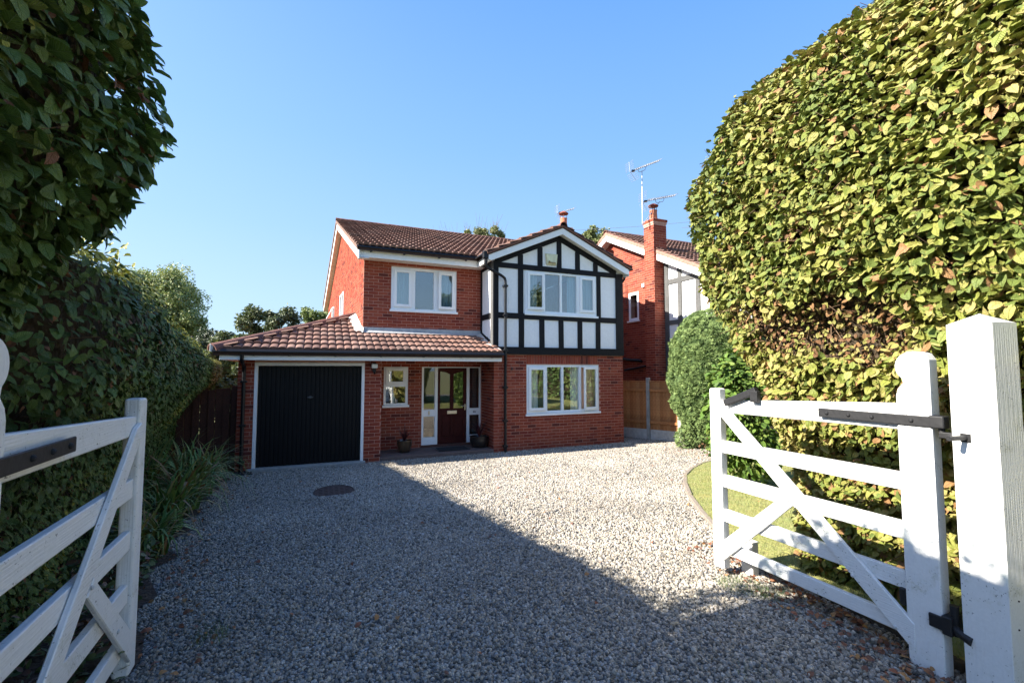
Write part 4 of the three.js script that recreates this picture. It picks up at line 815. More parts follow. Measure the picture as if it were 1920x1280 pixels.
// A clipped hedge: in plan a long round-ended strip from C along d (towards the road); profile = [height, half thickness, how far the end is drawn in]
function hedge(o) {
  const th = thing(o.name, V3(0, 0, 0), 0, o.label, 'hedge');
  const prof = o.profile, acc = [0]; for (let i = 1; i < prof.length; i++) acc.push(acc[i - 1] + Math.hypot(prof[i][0] - prof[i - 1][0], prof[i][1] - prof[i - 1][1]));
  const S = acc[acc.length - 1], at = (t) => { let i = 1; while (i < acc.length - 1 && t > acc[i]) i++; const k = (t - acc[i - 1]) / (acc[i] - acc[i - 1]); return prof[i].map((x, j) => prof[i - 1][j] + (x - prof[i - 1][j]) * k); };
  const n = V3(o.d.z, 0, -o.d.x).multiplyScalar(o.side); // towards the drive
  const L = o.length, capT = .8, Q = 2 * L + 2 * Math.PI * capT;
  const ground = (p) => o.floor ?? gy(p.x, p.z);
  const surf = (q, t, inset = 0) => {
    let [h, T, e] = at(Math.max(0, Math.min(S, t))); T = Math.max(0, T - inset); if (inset) h = Math.min(h, prof[prof.length - 1][0] - inset);
    const base = o.C.clone().addScaledVector(o.d, e + inset * .4); let p;
    if (q < L) p = base.addScaledVector(o.d, L - q).addScaledVector(n, T);
    else if (q < L + Math.PI * capT) { const a = (q - L) / capT; p = base.addScaledVector(n, T * Math.cos(a)).addScaledVector(o.d, -T * Math.sin(a)); }
    else if (q < 2 * L + Math.PI * capT) p = base.addScaledVector(o.d, q - L - Math.PI * capT).addScaledVector(n, -T);
    else { const a = (q - 2 * L - Math.PI * capT) / capT; p = base.addScaledVector(o.d, L - 2 * inset * .4 - e).addScaledVector(n, -T * Math.cos(a)).addScaledVector(o.d, T * Math.sin(a)); }
    p.y = h + (o.rise ? o.rise(p) * h / prof[prof.length - 1][0] : 0);
    const b = o.bump * ((vnoise(p.x * 1.7 + 9, p.y * 1.7, p.z * 1.7) - .5) * 1.6 + (vnoise(p.x * 4.3, p.y * 4.3 + 5, p.z * 4.3) - .5) * .7 + (vnoise(p.x * 11, p.y * 11 + 5, p.z * 11) - .5) * .55);
    const out = p.clone().sub(o.C.clone().addScaledVector(o.d, Math.min(L, Math.max(0, p.clone().sub(o.C).dot(o.d)))).setY(p.y)).setY(0).normalize();
    return p.addScaledVector(out.lengthSq() ? out : n, b);
  };
  const normal = (q, t) => { const a = surf(q - .06, t), b = surf(q + .06, t), c = surf(q, t - .06), d = surf(q, t + .06); const m = b.sub(a).cross(d.sub(c)).normalize(); const p = surf(q, t), ctr = o.C.clone().addScaledVector(o.d, Math.min(L - .2, Math.max(.2, p.clone().sub(o.C).dot(o.d)))).setY(Math.min(p.y, prof[prof.length - 1][0] - .9)); if (m.dot(p.sub(ctr)) < 0) m.negate(); return m; };
  // the tangle of inner branches
  { const nq = 60, nt = 22, pos = [], idx = []; for (let i = 0; i <= nq; i++) for (let j = 0; j <= nt; j++) { const p = surf(Q * i / nq, S * j / nt, o.inset ?? .17); if (j === 0) p.y = ground(p) - .05; const k = .05 * (vnoise(p.x * 9, p.y * 9, p.z * 9) - .5); p.x += k; p.z += k; pos.push(p.x, p.y, p.z); }
    for (let i = 0; i < nq; i++) for (let j = 0; j < nt; j++) { const a = i * (nt + 1) + j; idx.push(a, a + nt + 1, a + 1, a + 1, a + nt + 1, a + nt + 2); }
    const g = new THREE.BufferGeometry(); g.setAttribute('position', new THREE.Float32BufferAttribute(pos, 3)); g.setIndex(idx); g.computeVertexNormals(); mesh('branches', metreUV(g), M.hedgeCore, th); }
  const list = [];
  const palette = o.palette;
  for (let i = 0; i < o.count; i++) {
    const q = R() * Q, t = R() * S, p = surf(q, t), N = normal(q, t);
    const back = N.dot(CAM.clone().sub(p)) < -.25;
    const fr = inFrame(p, 1.12);
    if (back && R() > .25) continue;
    if (!fr && R() > .45) continue;
    const patch = vnoise(p.x * 2.1 + o.seed, p.y * 2.1, p.z * 2.1), pt2 = vnoise(p.x * .9 + o.seed, p.y * .9 + 3, p.z * .9);
    const bare = o.bare ? o.bare(p) : 0;
    if (R() < bare) continue;
    const depth = Math.pow(R(), 1.6) * (o.depth ?? .16);
    p.addScaledVector(N, -depth + .02);
    if (p.y < ground(p) + .03) continue;
    const ln = N.clone().multiplyScalar(o.face ?? .6).add(V3(0, .8, 0)).addScaledVector(rv(), o.ruffle ?? .7).normalize();
    const tip = N.clone().multiplyScalar(.75).add(V3(0, -.4, 0)).addScaledVector(rv(), .8);
    const s = o.leaf * (bare > .3 ? .62 : 1) * (R() < .25 ? rnd(.45, .75) : rnd(.75, 1.25));
    const c = o.pick(patch, pt2, depth, bare, p, N);
    list.push({ parent: th, m: orient(p, ln, tip, o.name !== "hornbeam_hedge" && (c === 4 || c === 5) ? s * .72 : s, rnd(.8, 1.15)), c, g: Math.floor(R() * 4), dist: fr && !back && depth < .05 ? p.distanceTo(CAM) / s : 1e4 + p.distanceTo(CAM) });
  }
  // stray shoots that the clipping missed
  for (let i = 0; i < (o.shoots ?? 0); i++) {
    const q = R() * Q, t = S * rnd(.4, 1), p = surf(q, t), N = normal(q, t); if (N.dot(CAM.clone().sub(p)) < -.6) continue;
    const dir = N.clone().add(V3(0, .5, 0)).addScaledVector(rv(), .5).normalize(), l = rnd(.03, .10);
    for (let k = 0; k < 4; k++) { const pp = p.clone().addScaledVector(dir, l * k / 3), tip = dir.clone().addScaledVector(rv(), .9); list.push({ parent: th, m: orient(pp, rv().add(V3(0, .6, 0)).normalize(), tip, o.leaf * rnd(.5, .9)), c: o.pick(.5, .5, 0, 0, pp, N), g: k % 4, dist: 1e4 + pp.distanceTo(CAM) }); }
  }
  // young pale tips standing proud along the clipped top edge
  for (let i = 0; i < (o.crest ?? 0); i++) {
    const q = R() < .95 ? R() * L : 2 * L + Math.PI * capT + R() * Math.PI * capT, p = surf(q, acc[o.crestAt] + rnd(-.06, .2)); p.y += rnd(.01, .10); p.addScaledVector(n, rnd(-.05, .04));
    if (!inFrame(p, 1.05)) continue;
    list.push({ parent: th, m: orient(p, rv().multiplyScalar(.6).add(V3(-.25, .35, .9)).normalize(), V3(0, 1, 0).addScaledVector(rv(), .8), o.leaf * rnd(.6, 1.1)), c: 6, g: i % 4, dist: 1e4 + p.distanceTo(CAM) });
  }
  pieces(list, 'leaf', 'foliage', LEAVES, palette, M.leaf, M.leaf, o.singles);
  // twigs
  const tw = []; for (let i = 0; i < o.twigs; i++) { const q = R() * Q, t = R() * S, p = surf(q, t), N = normal(q, t); if (N.dot(CAM.clone().sub(p)) < -.3) continue; const bare = o.bare ? o.bare(p) : 0; p.addScaledVector(N, -rnd(.06, .2)); const dir = N.clone().multiplyScalar(.7).add(V3(0, .3, 0)).addScaledVector(rv(), .9).normalize(); tw.push([p, dir, rnd(.08, bare > .3 ? .34 : .24), rnd(.0012, .0035)]); }
  const im = shadowed(new THREE.InstancedMesh(TWIG, M.twig, tw.length)); im.name = 'twigs'; im.userData.kind = 'stuff';
  tw.forEach(([p, d, l, r], i) => im.setMatrixAt(i, new THREE.Matrix4().compose(p, new THREE.Quaternion().setFromUnitVectors(V3(0, 1, 0), d), V3(r, l, r)))); th.add(im);
  return th;
}
// right: sunlit hornbeam hedge, turning yellow, bare in places low down
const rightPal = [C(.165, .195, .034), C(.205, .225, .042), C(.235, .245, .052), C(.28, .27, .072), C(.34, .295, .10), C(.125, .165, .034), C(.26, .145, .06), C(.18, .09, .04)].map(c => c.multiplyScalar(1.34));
hedge({
  name: 'hornbeam_hedge', label: 'tall sunlit green and yellow clipped hedge on the right behind the open gate', seed: 3, side: 1,
  C: V3(2.64, 0, -3.93), d: V3(.276, 0, .961), length: 4.1, bump: .155, face: .72, leaf: .057, count: 215000, depth: .14, singles: 300, twigs: 12000, shoots: 700, ruffle: .85,
  profile: [[.45, .42, .42], [.9, .45, .40], [1.4, .50, .34], [1.85, .56, .25], [2.25, .70, .08], [2.6, .82, 0], [3.0, .86, 0], [3.6, .86, .0], [4.0, .79, .0], [4.33, .62, .04], [4.56, .36, .1], [4.65, 0, .2]],
  palette: rightPal,
  bare: (p) => { const a = Math.hypot((p.y - 2.28) / .26, (p.z + 3.15) / .62), b = Math.hypot((p.y - 2.45) / .18, (p.z + 3.7) / .4), c = Math.hypot((p.y - 2.95) / .13, (p.z + 3.1) / .32); const k = vnoise(p.x * 6, p.y * 6, p.z * 6) * .6 + .55; return Math.max(a < k ? .46 : 0, b < k * .8 ? .34 : 0, c < k * .6 ? .32 : 0); },
  pick: (a, b, depth, bare, p) => { const low = cl((2.6 - p.y) / 1.2), r = R(), y = .22 * low + .55 * a + .25 * b; if (bare > .3 || (depth > .11 && r < .35)) return r < .26 ? 6 : r < .50 ? 7 : r < .75 ? 4 : r < .9 ? 3 : 1; if (r < .045 + .05 * low) return 6; const k = y + rnd(-.36, .36); return k < .22 ? 5 : k < .36 ? 0 : k < .47 ? 1 : k < .58 ? 2 : k < .72 ? 3 : 4; },
});
// left: long shaded hedge running back past the garage
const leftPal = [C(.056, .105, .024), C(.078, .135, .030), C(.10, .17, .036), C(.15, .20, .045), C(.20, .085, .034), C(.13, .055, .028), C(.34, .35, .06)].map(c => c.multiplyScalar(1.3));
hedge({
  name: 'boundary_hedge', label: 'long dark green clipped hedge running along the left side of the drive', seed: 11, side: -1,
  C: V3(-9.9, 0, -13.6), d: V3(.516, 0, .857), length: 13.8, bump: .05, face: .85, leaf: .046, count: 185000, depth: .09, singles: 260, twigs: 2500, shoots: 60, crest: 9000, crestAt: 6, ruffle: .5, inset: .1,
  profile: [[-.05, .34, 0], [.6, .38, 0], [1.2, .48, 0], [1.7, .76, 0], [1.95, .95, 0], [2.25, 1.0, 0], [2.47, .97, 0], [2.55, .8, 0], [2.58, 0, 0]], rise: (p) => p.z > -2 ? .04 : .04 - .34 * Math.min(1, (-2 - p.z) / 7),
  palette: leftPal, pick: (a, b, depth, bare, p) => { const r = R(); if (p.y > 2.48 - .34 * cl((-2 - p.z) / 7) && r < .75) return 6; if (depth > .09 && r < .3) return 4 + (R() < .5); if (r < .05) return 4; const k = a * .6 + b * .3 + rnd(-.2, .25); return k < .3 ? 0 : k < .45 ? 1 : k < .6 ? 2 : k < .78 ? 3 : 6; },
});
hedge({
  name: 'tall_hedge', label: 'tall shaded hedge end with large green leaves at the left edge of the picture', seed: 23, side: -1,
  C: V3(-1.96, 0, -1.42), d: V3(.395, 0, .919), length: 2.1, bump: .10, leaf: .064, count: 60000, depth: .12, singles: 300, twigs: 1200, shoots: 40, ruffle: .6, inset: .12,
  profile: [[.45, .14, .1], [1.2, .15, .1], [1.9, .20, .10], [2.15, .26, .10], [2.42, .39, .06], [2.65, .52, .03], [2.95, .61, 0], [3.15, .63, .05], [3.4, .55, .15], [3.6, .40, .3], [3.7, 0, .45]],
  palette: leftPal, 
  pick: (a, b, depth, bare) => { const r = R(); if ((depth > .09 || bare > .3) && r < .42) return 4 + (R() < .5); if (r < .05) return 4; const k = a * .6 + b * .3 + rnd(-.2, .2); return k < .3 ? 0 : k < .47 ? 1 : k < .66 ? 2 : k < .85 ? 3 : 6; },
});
// ------------------------------------------------------------------ loose gravel
{
  const geos = [0, 1, 2, 3].map(k => { const g = new THREE.IcosahedronGeometry(1, k === 3 ? 1 : 0), P = g.attributes.position, f = {}; for (let i = 0; i < P.count; i++) { const key = [P.getX(i), P.getY(i), P.getZ(i)].map(x => x.toFixed(2)).join(); f[key] ??= .78 + .44 * R(); P.setXYZ(i, P.getX(i) * f[key], P.getY(i) * f[key], P.getZ(i) * f[key]); } g.computeVertexNormals(); return metreUV(g); });
  const pal = (p) => { const f = .80 + .4 * vnoise(p.x * 1.1, 3.3, p.z * 1.1); const r = R(), k = .98 * (r < .18 ? rnd(.09, .16) : r < .90 ? rnd(.20, .34) : rnd(.34, .46)) * f, w = rnd(.05, .22); return C(k * (1 + w * .8), k, k * (1 - w * 1.1)); };
  const lists = geos.map(() => []);
  const add = (u, v, s) => {
    if (inside(u, v, lawnPoly) || u < borderU(v) + .1 * Math.sin(v * 7)) return;
    if (v > -.02 && u > -5.45 && u < 3.74) return;
    if (v > -.14 && u > -5.25 && u < -2.95) return;
    if (Math.hypot(u + 3.7, v + 2.83) < .29) return;
    const p = toW(u, v, gyv(v)); if (p.z > -.9) return;
    const q = p.clone().setY(p.y + .02); if (!inFrame(q, 1.14)) return;
    p.y += rnd(-.2, .55) * s;
    lists[Math.floor(R() * 4)].push([p, s]);
  };
  // near: every stone; farther off the same stones a little coarser
  for (let i = 0; i < 560000; i++) { const u = rnd(-6.4, 5.3), v = rnd(-10.4, 1.1), d = Math.hypot(toW(u, v).x, toW(u, v).z); const keep = d < 4.5 ? 1 : d < 7.5 ? .62 : .42; if (R() > keep) continue; const s = (d < 4.5 ? rnd(.006, .0128) : d < 7.5 ? rnd(.008, .0138) : rnd(.0098, .0155)) * (R() < .06 ? 1.35 : 1); add(u, v, s); }
  const G = new THREE.Group(); G.name = 'loose_gravel'; tag(G, 'loose grey and buff stone chippings covering the driveway', 'gravel', null, 'stuff'); scene.add(G);
  lists.forEach((l, k) => {
    const im = shadowed(new THREE.InstancedMesh(geos[k], M.stone, l.length)); im.name = 'stones'; im.userData.kind = 'stuff';
    l.forEach(([p, s], i) => { im.setMatrixAt(i, new THREE.Matrix4().compose(p, new THREE.Quaternion().setFromEuler(new THREE.Euler(R() * 6, R() * 6, R() * 6)), V3(s * rnd(.8, 1.35), s * rnd(.55, .9), s * rnd(.75, 1.1)))); im.setColorAt(i, pal(p)); });
    G.add(im);
  });
}
// scattered dead leaves: thick by the right-hand gate and along the border
{
  const l = [], put = (u, v, lift = .03) => { const p = toW(u, v, gyv(v) + lift); if (!inFrame(p, 1.05)) return; l.push([p, rnd(.02, .048)]); };
  for (let i = 0; i < 260; i++) put(rnd(-5, 3), rnd(-9.3, -.3), .022);
  for (let i = 0; i < 620; i++) { const v = rnd(-10, -7.1), e = -.42 + (v + 7) * .32; put(e - .10 - Math.pow(R(), 1.6) * .38, v, rnd(.012, .04)); }
  for (let i = 0; i < 420; i++) { const v = rnd(-8.6, -.6); put(borderU(v) + rnd(-.55, .38), v, .028); }
  for (let i = 0; i < 160; i++) put(rnd(3.2, 4.6), rnd(-3.4, -1.6), .02);
  const im = shadowed(new THREE.InstancedMesh(LEAVES[1], leafMat(.15, .8), l.length)); im.name = 'fallen_leaves'; tag(im, 'brown and orange dead leaves strewn over the gravel', 'leaves', null, 'stuff');
  const pal = [C(.26, .10, .035), C(.17, .065, .03), C(.33, .16, .05), C(.22, .075, .035), C(.12, .05, .03)];
  l.forEach(([p, s], i) => { im.setMatrixAt(i, orient(p, V3(0, 1, 0).addScaledVector(rv(), .55).normalize(), rv(), s)); im.setColorAt(i, pal[Math.floor(R() * 5)]); }); scene.add(im);
}
// grass on the lawn, and the tufts in the gravel
const BLADE = (() => { const g = new THREE.BufferGeometry(); g.setAttribute('position', new THREE.Float32BufferAttribute([-.04, 0, 0, .04, 0, 0, .03, .55, .10, -.04, 0, 0, .03, .55, .10, -.03, .55, .10, -.03, .55, .10, .03, .55, .10, 0, 1, .36], 3)); g.setAttribute('uv', new THREE.Float32BufferAttribute(new Array(18).fill(.5), 2)); g.computeVertexNormals(); return g; })();
function grass(name, label, category, pts, pal, mat = M.leafFar) {
  const im = shadowed(new THREE.InstancedMesh(BLADE, mat, pts.length)); im.name = numbered(name); tag(im, label, category, null, 'stuff');
  pts.forEach(([p, s, w], i) => { im.setMatrixAt(i, new THREE.Matrix4().compose(p, new THREE.Quaternion().setFromEuler(new THREE.Euler(rnd(-.35, .35), R() * 6.28, rnd(-.35, .35))), V3(w ?? s * 1.2, s, s))); im.setColorAt(i, pal[Math.floor(R() * pal.length)]); });
  scene.add(im); return im;
}
{
  const pts = []; for (let i = 0; i < 150000; i++) { const u = rnd(-1.2, 5.2), v = rnd(-9.6, -3.4); if (!inside(u, v, lawnPoly)) continue; const p = toW(u, v, gyv(v) + .028); if (!inFrame(p, 1.02)) continue; pts.push([p, rnd(.018, .045), .035]); }
  grass('lawn_grass', 'short mown grass of the lawn behind the right-hand gate', 'grass', pts, [C(.22, .265, .075), C(.27, .30, .10), C(.18, .225, .06), C(.32, .315, .13), C(.37, .33, .17)]);
  const t = []; const tuft = (x, z, r, n, h) => { for (let i = 0; i < n; i++) { const a = R() * 6.28, d = r * Math.sqrt(R()), X = x + Math.cos(a) * d, Z = z + Math.sin(a) * d; t.push([V3(X, gy(X, Z) + .01, Z), rnd(.4, 1) * h, .02]); } };
  tuft(1.62, -3.28, .16, 420, .05); tuft(1.74, -3.12, .10, 200, .05); tuft(1.55, -3.36, .10, 120, .04); tuft(4.05, -10.9, .22, 240, .05); tuft(3.75, -9.9, .2, 160, .045); tuft(-1.75, -2.75, .1, 90, .13); tuft(1.2, -2.3, .1, 60, .03); tuft(3.9, -12.1, .15, 80, .04);
  grass('weed_tuft', 'small green weeds and grass growing through the gravel by the gate', 'weeds', t, [C(.10, .17, .03), C(.14, .20, .04), C(.08, .14, .03)]);
}
// ------------------------------------------------------------------ strap-leaved border plants
function strapPlant(x, z, n, len, label, pal, name = 'strap_leaf_plant', group, wid = .018) {
  const T = thing(name, V3(x, gy(x, z), z), R() * 6, label, 'plant', group);
  const byCol = pal.map(() => []);
  for (let i = 0; i < n; i++) {
    const a = R() * Math.PI * 2, l = len * rnd(.55, 1.1), lean = rnd(.3, 1.3), w = wid * rnd(.7, 1.4), pos = [], S = 7, bx0 = rnd(-.1, .1), bz0 = rnd(-.1, .1);
    const P = (k) => { const t = k / S, th = lean * (.25 + 1.25 * t * t); const r = l * t * Math.sin(Math.min(2.4, th)) * .8, y = l * t * Math.cos(Math.min(2.0, th * .8)); return [bx0 + Math.cos(a) * r, y, bz0 + Math.sin(a) * r]; };
    const sx = -Math.sin(a), sz = Math.cos(a);
    for (let k = 0; k < S; k++) { const p = P(k), q = P(k + 1), w0 = w * (1 - Math.pow(k / S, 2.2)), w1 = w * (1 - Math.pow((k + 1) / S, 2.2)); pos.push(p[0] - sx * w0, p[1], p[2] - sz * w0, p[0] + sx * w0, p[1], p[2] + sz * w0, q[0] + sx * w1, q[1] + .002, q[2] + sz * w1, p[0] - sx * w0, p[1], p[2] - sz * w0, q[0] + sx * w1, q[1] + .002, q[2] + sz * w1, q[0] - sx * w1, q[1], q[2] - sz * w1); }
    const g = new THREE.BufferGeometry(); g.setAttribute('position', new THREE.Float32BufferAttribute(pos, 3)); g.computeVertexNormals(); byCol[Math.floor(R() * pal.length)].push(metreUV(g));
  }
  byCol.forEach((l, k) => { if (l.length) mesh('leaves', l, pal[k], T); });
  return T;
}
{
  const pal = [C(.10, .19, .035), C(.15, .26, .05), C(.22, .30, .065), C(.34, .31, .08), C(.27, .15, .05)].map(c => { const m = leafMat(.25, .55); m.color = c; return m; });
  const spots = [[-1.0, -5.62, 'green strap-leaved plant in the border nearest the garage', .75], [-2.1, -5.52, 'green strap-leaved plant in the border, second from the garage', .8], [-3.1, -5.5, 'arching strap-leaved plant with some yellow leaves in the middle of the border', .85], [-4.1, -5.42, 'strap-leaved plant in the border behind the left-hand gate', .7], [-1.6, -5.9, 'taller strap-leaved plant under the hedge in front of the side gate', .95], [-5.1, -5.32, 'low strap-leaved plant at the foot of the left-hand gate', .5], [-2.7, -6.0, 'tall strap-leaved plant against the hedge in the border', .9]];
  for (const [v, u, label, len] of spots) { const p = toW(u, v); strapPlant(p.x, p.z, 110, len * 1.12, label, pal, 'strap_leaf_plant', 'strap-leaved plants in the left border'); }
  // low ground cover between them
  const pts = []; for (let i = 0; i < 5200; i++) { const v = rnd(-8.6, -.2), u = borderU(v) - .05 - Math.pow(R(), 1.4) * .75; const p = toW(u, v, gyv(v)); if (!inFrame(p, 1.1)) continue; pts.push([p.setY(p.y + Math.pow(R(), 2) * .28), rnd(.03, .075)]); }
  const im = shadowed(new THREE.InstancedMesh(LEAVES[0], M.leafFar, pts.length)); im.name = 'ground_cover'; tag(im, 'low leafy ground cover along the foot of the left hedge', 'ground cover', null, 'stuff');
  const pl = [C(.05, .10, .025), C(.08, .13, .03), C(.11, .15, .035), C(.15, .07, .03)];
  pts.forEach(([p, s], i) => { im.setMatrixAt(i, orient(p, V3(0, 1, 0).addScaledVector(rv(), .9).normalize(), rv(), s)); im.setColorAt(i, pl[Math.floor(R() * 4)]); }); scene.add(im);
}
// ------------------------------------------------------------------ conifer and shrubs to the right of the house
const SPRIG = (() => { // flat fan of scale leaves
  const pos = []; for (const a of [-.75, -.4, 0, .4, .75]) { const l = 1 - .25 * Math.abs(a), c = Math.cos(a), s = Math.sin(a), w = .10; const b = [s * .18, c * .18], m = [s * l * .6, c * l * .6], t = [s * l, c * l]; pos.push(b[0], b[1], 0, m[0] + c * w, m[1] - s * w, .04, t[0], t[1], -.06, b[0], b[1], 0, t[0], t[1], -.06, m[0] - c * w, m[1] + s * w, .04); }
  const g = new THREE.BufferGeometry(); g.setAttribute('position', new THREE.Float32BufferAttribute(pos, 3)); g.computeVertexNormals(); return metreUV(g); })();
function leafCloud(parent, name, geo, mat, items, pal) { const im = shadowed(new THREE.InstancedMesh(geo, mat, items.length)); im.name = name; im.userData.kind = 'stuff'; items.forEach(([m, c], i) => { im.setMatrixAt(i, m); im.setColorAt(i, pal[c]); }); parent.add(im); return im; }
function conifer(base, prof, count, leaf, label, seed, squash = 1) { // prof: [height, radius]
  const T = thing('conifer', base, 0, label, 'conifer');
  const top = prof[prof.length - 1][0], rad = h => { let i = 1; while (i < prof.length - 1 && h > prof[i][0]) i++; const k = (h - prof[i - 1][0]) / (prof[i][0] - prof[i - 1][0]); return prof[i - 1][1] + (prof[i][1] - prof[i - 1][1]) * cl(k); };
  mesh('trunk', rod(V3(0, -.1, 0), V3(0, top * .7, 0), .07, 8), M.bark, T);
  mesh('inner_branches', new THREE.LatheGeometry(prof.map(([h, r]) => new THREE.Vector2(Math.max(0, r - .16), h)), 24), M.hedgeCore, T).scale.set(1, .97, squash);
  const items = [], ctr = V3(0, top * .45, 0), w = V3();
  for (let i = 0; i < count; i++) {
    const h = top * R(), a = R() * Math.PI * 2; let r = rad(h); if (R() > Math.max(.25, r / 1.1)) continue;
    const k = vnoise(Math.cos(a) * 3 + seed, h * 3.2, Math.sin(a) * 3) - .5, k2 = vnoise(Math.cos(a) * 8 + seed, h * 8, Math.sin(a) * 8) - .5;
    r = r * (1 + .16 * k) + .10 * k2 - Math.pow(R(), 2) * .12; if (r < .02) continue;
    const p = V3(Math.cos(a) * r, h + .06 * k, Math.sin(a) * r * squash), dr = rad(h + .05) - rad(h - .05);
    const N = V3(Math.cos(a), -dr / .1 * .9, Math.sin(a)).normalize(); w.copy(p).add(base); if (N.dot(CAM.clone().sub(w)) < -1.5 && R() > .3) continue;
    const tip = N.clone().multiplyScalar(.8).add(V3(0, .75, 0)).addScaledVector(rv(), .55), nn = N.clone().multiplyScalar(.6).addScaledVector(rv(), .9).normalize();
    items.push([orient(p, nn, tip, leaf * rnd(.6, 1.25)), Math.max(0, Math.min(3, Math.floor(1.6 + 2.6 * k2 + rnd(-1.2, 1.2))))]);
  }
  leafCloud(T, 'foliage', SPRIG, M.sprig ??= leafMat(.10, .8), items, [C(.09, .15, .045), C(.14, .205, .06), C(.18, .25, .078), C(.22, .29, .10)]);
  return T;
}
{
  const b = V3(4.98, 0, -11.0); b.y = gy(b.x, b.z);
  conifer(b, [[.12, .35], [.3, .62], [.6, .86], [1.1, 1.03], [1.7, 1.10], [2.3, 1.06], [2.75, .92], [3.05, .70], [3.25, .42], [3.34, .0]], 62000, .085, 'clipped rounded green conifer standing between the fence and the right hedge', 5);
  const c = V3(4.32, 0, -11.15); c.y = gy(c.x, c.z);
  conifer(c, [[.0, .26], [.2, .33], [.4, .27], [.55, .13], [.6, 0]], 5200, .075, 'low green conifer sprout at the foot of the rounded conifer', 8);
}
function shrub(name, base, radii, count, leaf, pal, label, category, geo = LEAVES[0], stems = 7, mat = M.leaf, hollow = .5, group) {
  const T = thing(name, base, 0, label, category, group), tips = [];
  for (let i = 0; i < 26; i++) { const d = rv(); d.y = Math.abs(d.y) * 1.2 - .1; const k = Math.pow(R(), .4); tips.push(V3(d.x * radii[0] * k, radii[1] * (1 + d.y * k) * .95, d.z * radii[2] * k)); }
  mesh('stems', tips.slice(0, stems).map(t => tube([V3(0, -.05, 0), V3(t.x * .3, t.y * .5, t.z * .3), t], .012, 8, 5)), M.bark, T);
  const items = [];
  for (let i = 0; i < count; i++) {
    const d = rv(), k = hollow + (1 - hollow) * Math.pow(R(), .6), bump = 1 + .35 * (vnoise(d.x * 2.4 + 7, d.y * 2.4, d.z * 2.4) - .5);
    const p = V3(d.x * radii[0] * k * bump, radii[1] + d.y * radii[1] * k * bump, d.z * radii[2] * k * bump); if (p.y < .03) continue;
    const tip = d.clone().add(V3(0, -.2, 0)).addScaledVector(rv(), .8), n = d.clone().multiplyScalar(.5).add(V3(0, .7, 0)).addScaledVector(rv(), .8).normalize();
    items.push([orient(p, n, tip, leaf * rnd(.6, 1.2)), Math.floor(R() * pal.length)]);
  }
  leafCloud(T, 'foliage', geo, mat, items, pal); return T;
}
{
  const b = V3(3.36, 0, -6.55); b.y = gy(b.x, b.z);
  shrub('laurel_bush', b, [.52, 1.08, .55], 4200, .095, [C(.10, .19, .025), C(.15, .25, .035), C(.08, .15, .022), C(.20, .28, .05)], 'bright green glossy-leaved bush tucked between the conifer and the right hedge', 'bush', LEAVES[0], 8);
  const w = toW(-6.35, 4.6); shrub('clipped_bush', w, [.75, .92, .6], 2600, .10, [C(.12, .20, .035), C(.17, .25, .05), C(.09, .15, .03)], 'small sunlit clipped bush glimpsed over the dark side gate', 'bush');
  const f = V3(4.6, 0, -9.3); f.y = gy(f.x, f.z);
  shrub('low_shrub', f, [.8, .30, .35], 1500, .06, [C(.07, .12, .03), C(.11, .16, .04), C(.16, .08, .03)], 'low straggling shrub in the bed along the far edge of the lawn', 'shrub');
}
// ------------------------------------------------------------------ trees beyond the houses
function tree(name, label, base, height, crowns, count, leaf, pal, o = {}) {
  count = Math.round(count * (o.more ?? 2));
  const T = thing(name, base, 0, label, 'tree');
  const limbs = [], clusters = [];
  for (const [cx, cy, cz, rx, ry, rz, n] of crowns) for (let i = 0; i < n; i++) { const d = rv(), k = Math.pow(R(), .45); clusters.push([V3(cx + d.x * rx * k, cy + d.y * ry * k, cz + d.z * rz * k), (o.cl ?? .16) * rnd(.8, 1.5) * Math.min(rx, ry)]); }
  const r0 = height * .022, fork = V3(0, height * (o.fork ?? .35), 0);
  limbs.push((() => { const g = new THREE.CylinderGeometry(r0 * .75, r0 * 1.25, fork.y + .4, 10); g.translate(0, fork.y / 2 - .2, 0); return g; })());
  clusters.filter((_, i) => i % 3 === 0).forEach(([c]) => { const m = fork.clone().lerp(c, .5).add(V3(0, rnd(0, .1) * height, 0)); limbs.push(tube([fork.clone(), m, c], r0 * rnd(.14, .30), 7, 5)); });
  mesh('trunk', limbs, M.bark, T);
  const items = [];
  for (let i = 0; i < count; i++) { const [c, r] = clusters[Math.floor(R() * clusters.length)]; const d = rv(), p = c.clone().addScaledVector(d, r * Math.pow(R(), .5)); p.y -= Math.abs(gauss()) * r * .15; items.push([orient(p, V3(0, .7, 0).addScaledVector(rv(), .9).normalize(), rv().add(V3(0, -.5, 0)), leaf * rnd(.6, 1.3)), Math.floor(R() * pal.length)]); }
  leafCloud(T, 'crown', LEAF_SMALL, M.leafFar, items, pal);
  if (o.twigs) { const tw = []; for (let i = 0; i < o.twigs; i++) { const [c, r] = clusters[Math.floor(R() * clusters.length)], d = V3(rnd(-.5, .5), 1, rnd(-.5, .5)).normalize(); tw.push([c, d, rnd(.5, 1.6), rnd(.006, .012)]); } const im = shadowed(new THREE.InstancedMesh(TWIG, M.twig, tw.length)); im.name = 'twigs'; im.userData.kind = 'stuff'; tw.forEach(([p, d, l, r], i) => im.setMatrixAt(i, new THREE.Matrix4().compose(p, new THREE.Quaternion().setFromUnitVectors(V3(0, 1, 0), d), V3(r, l, r)))); T.add(im); }
  return T;
}
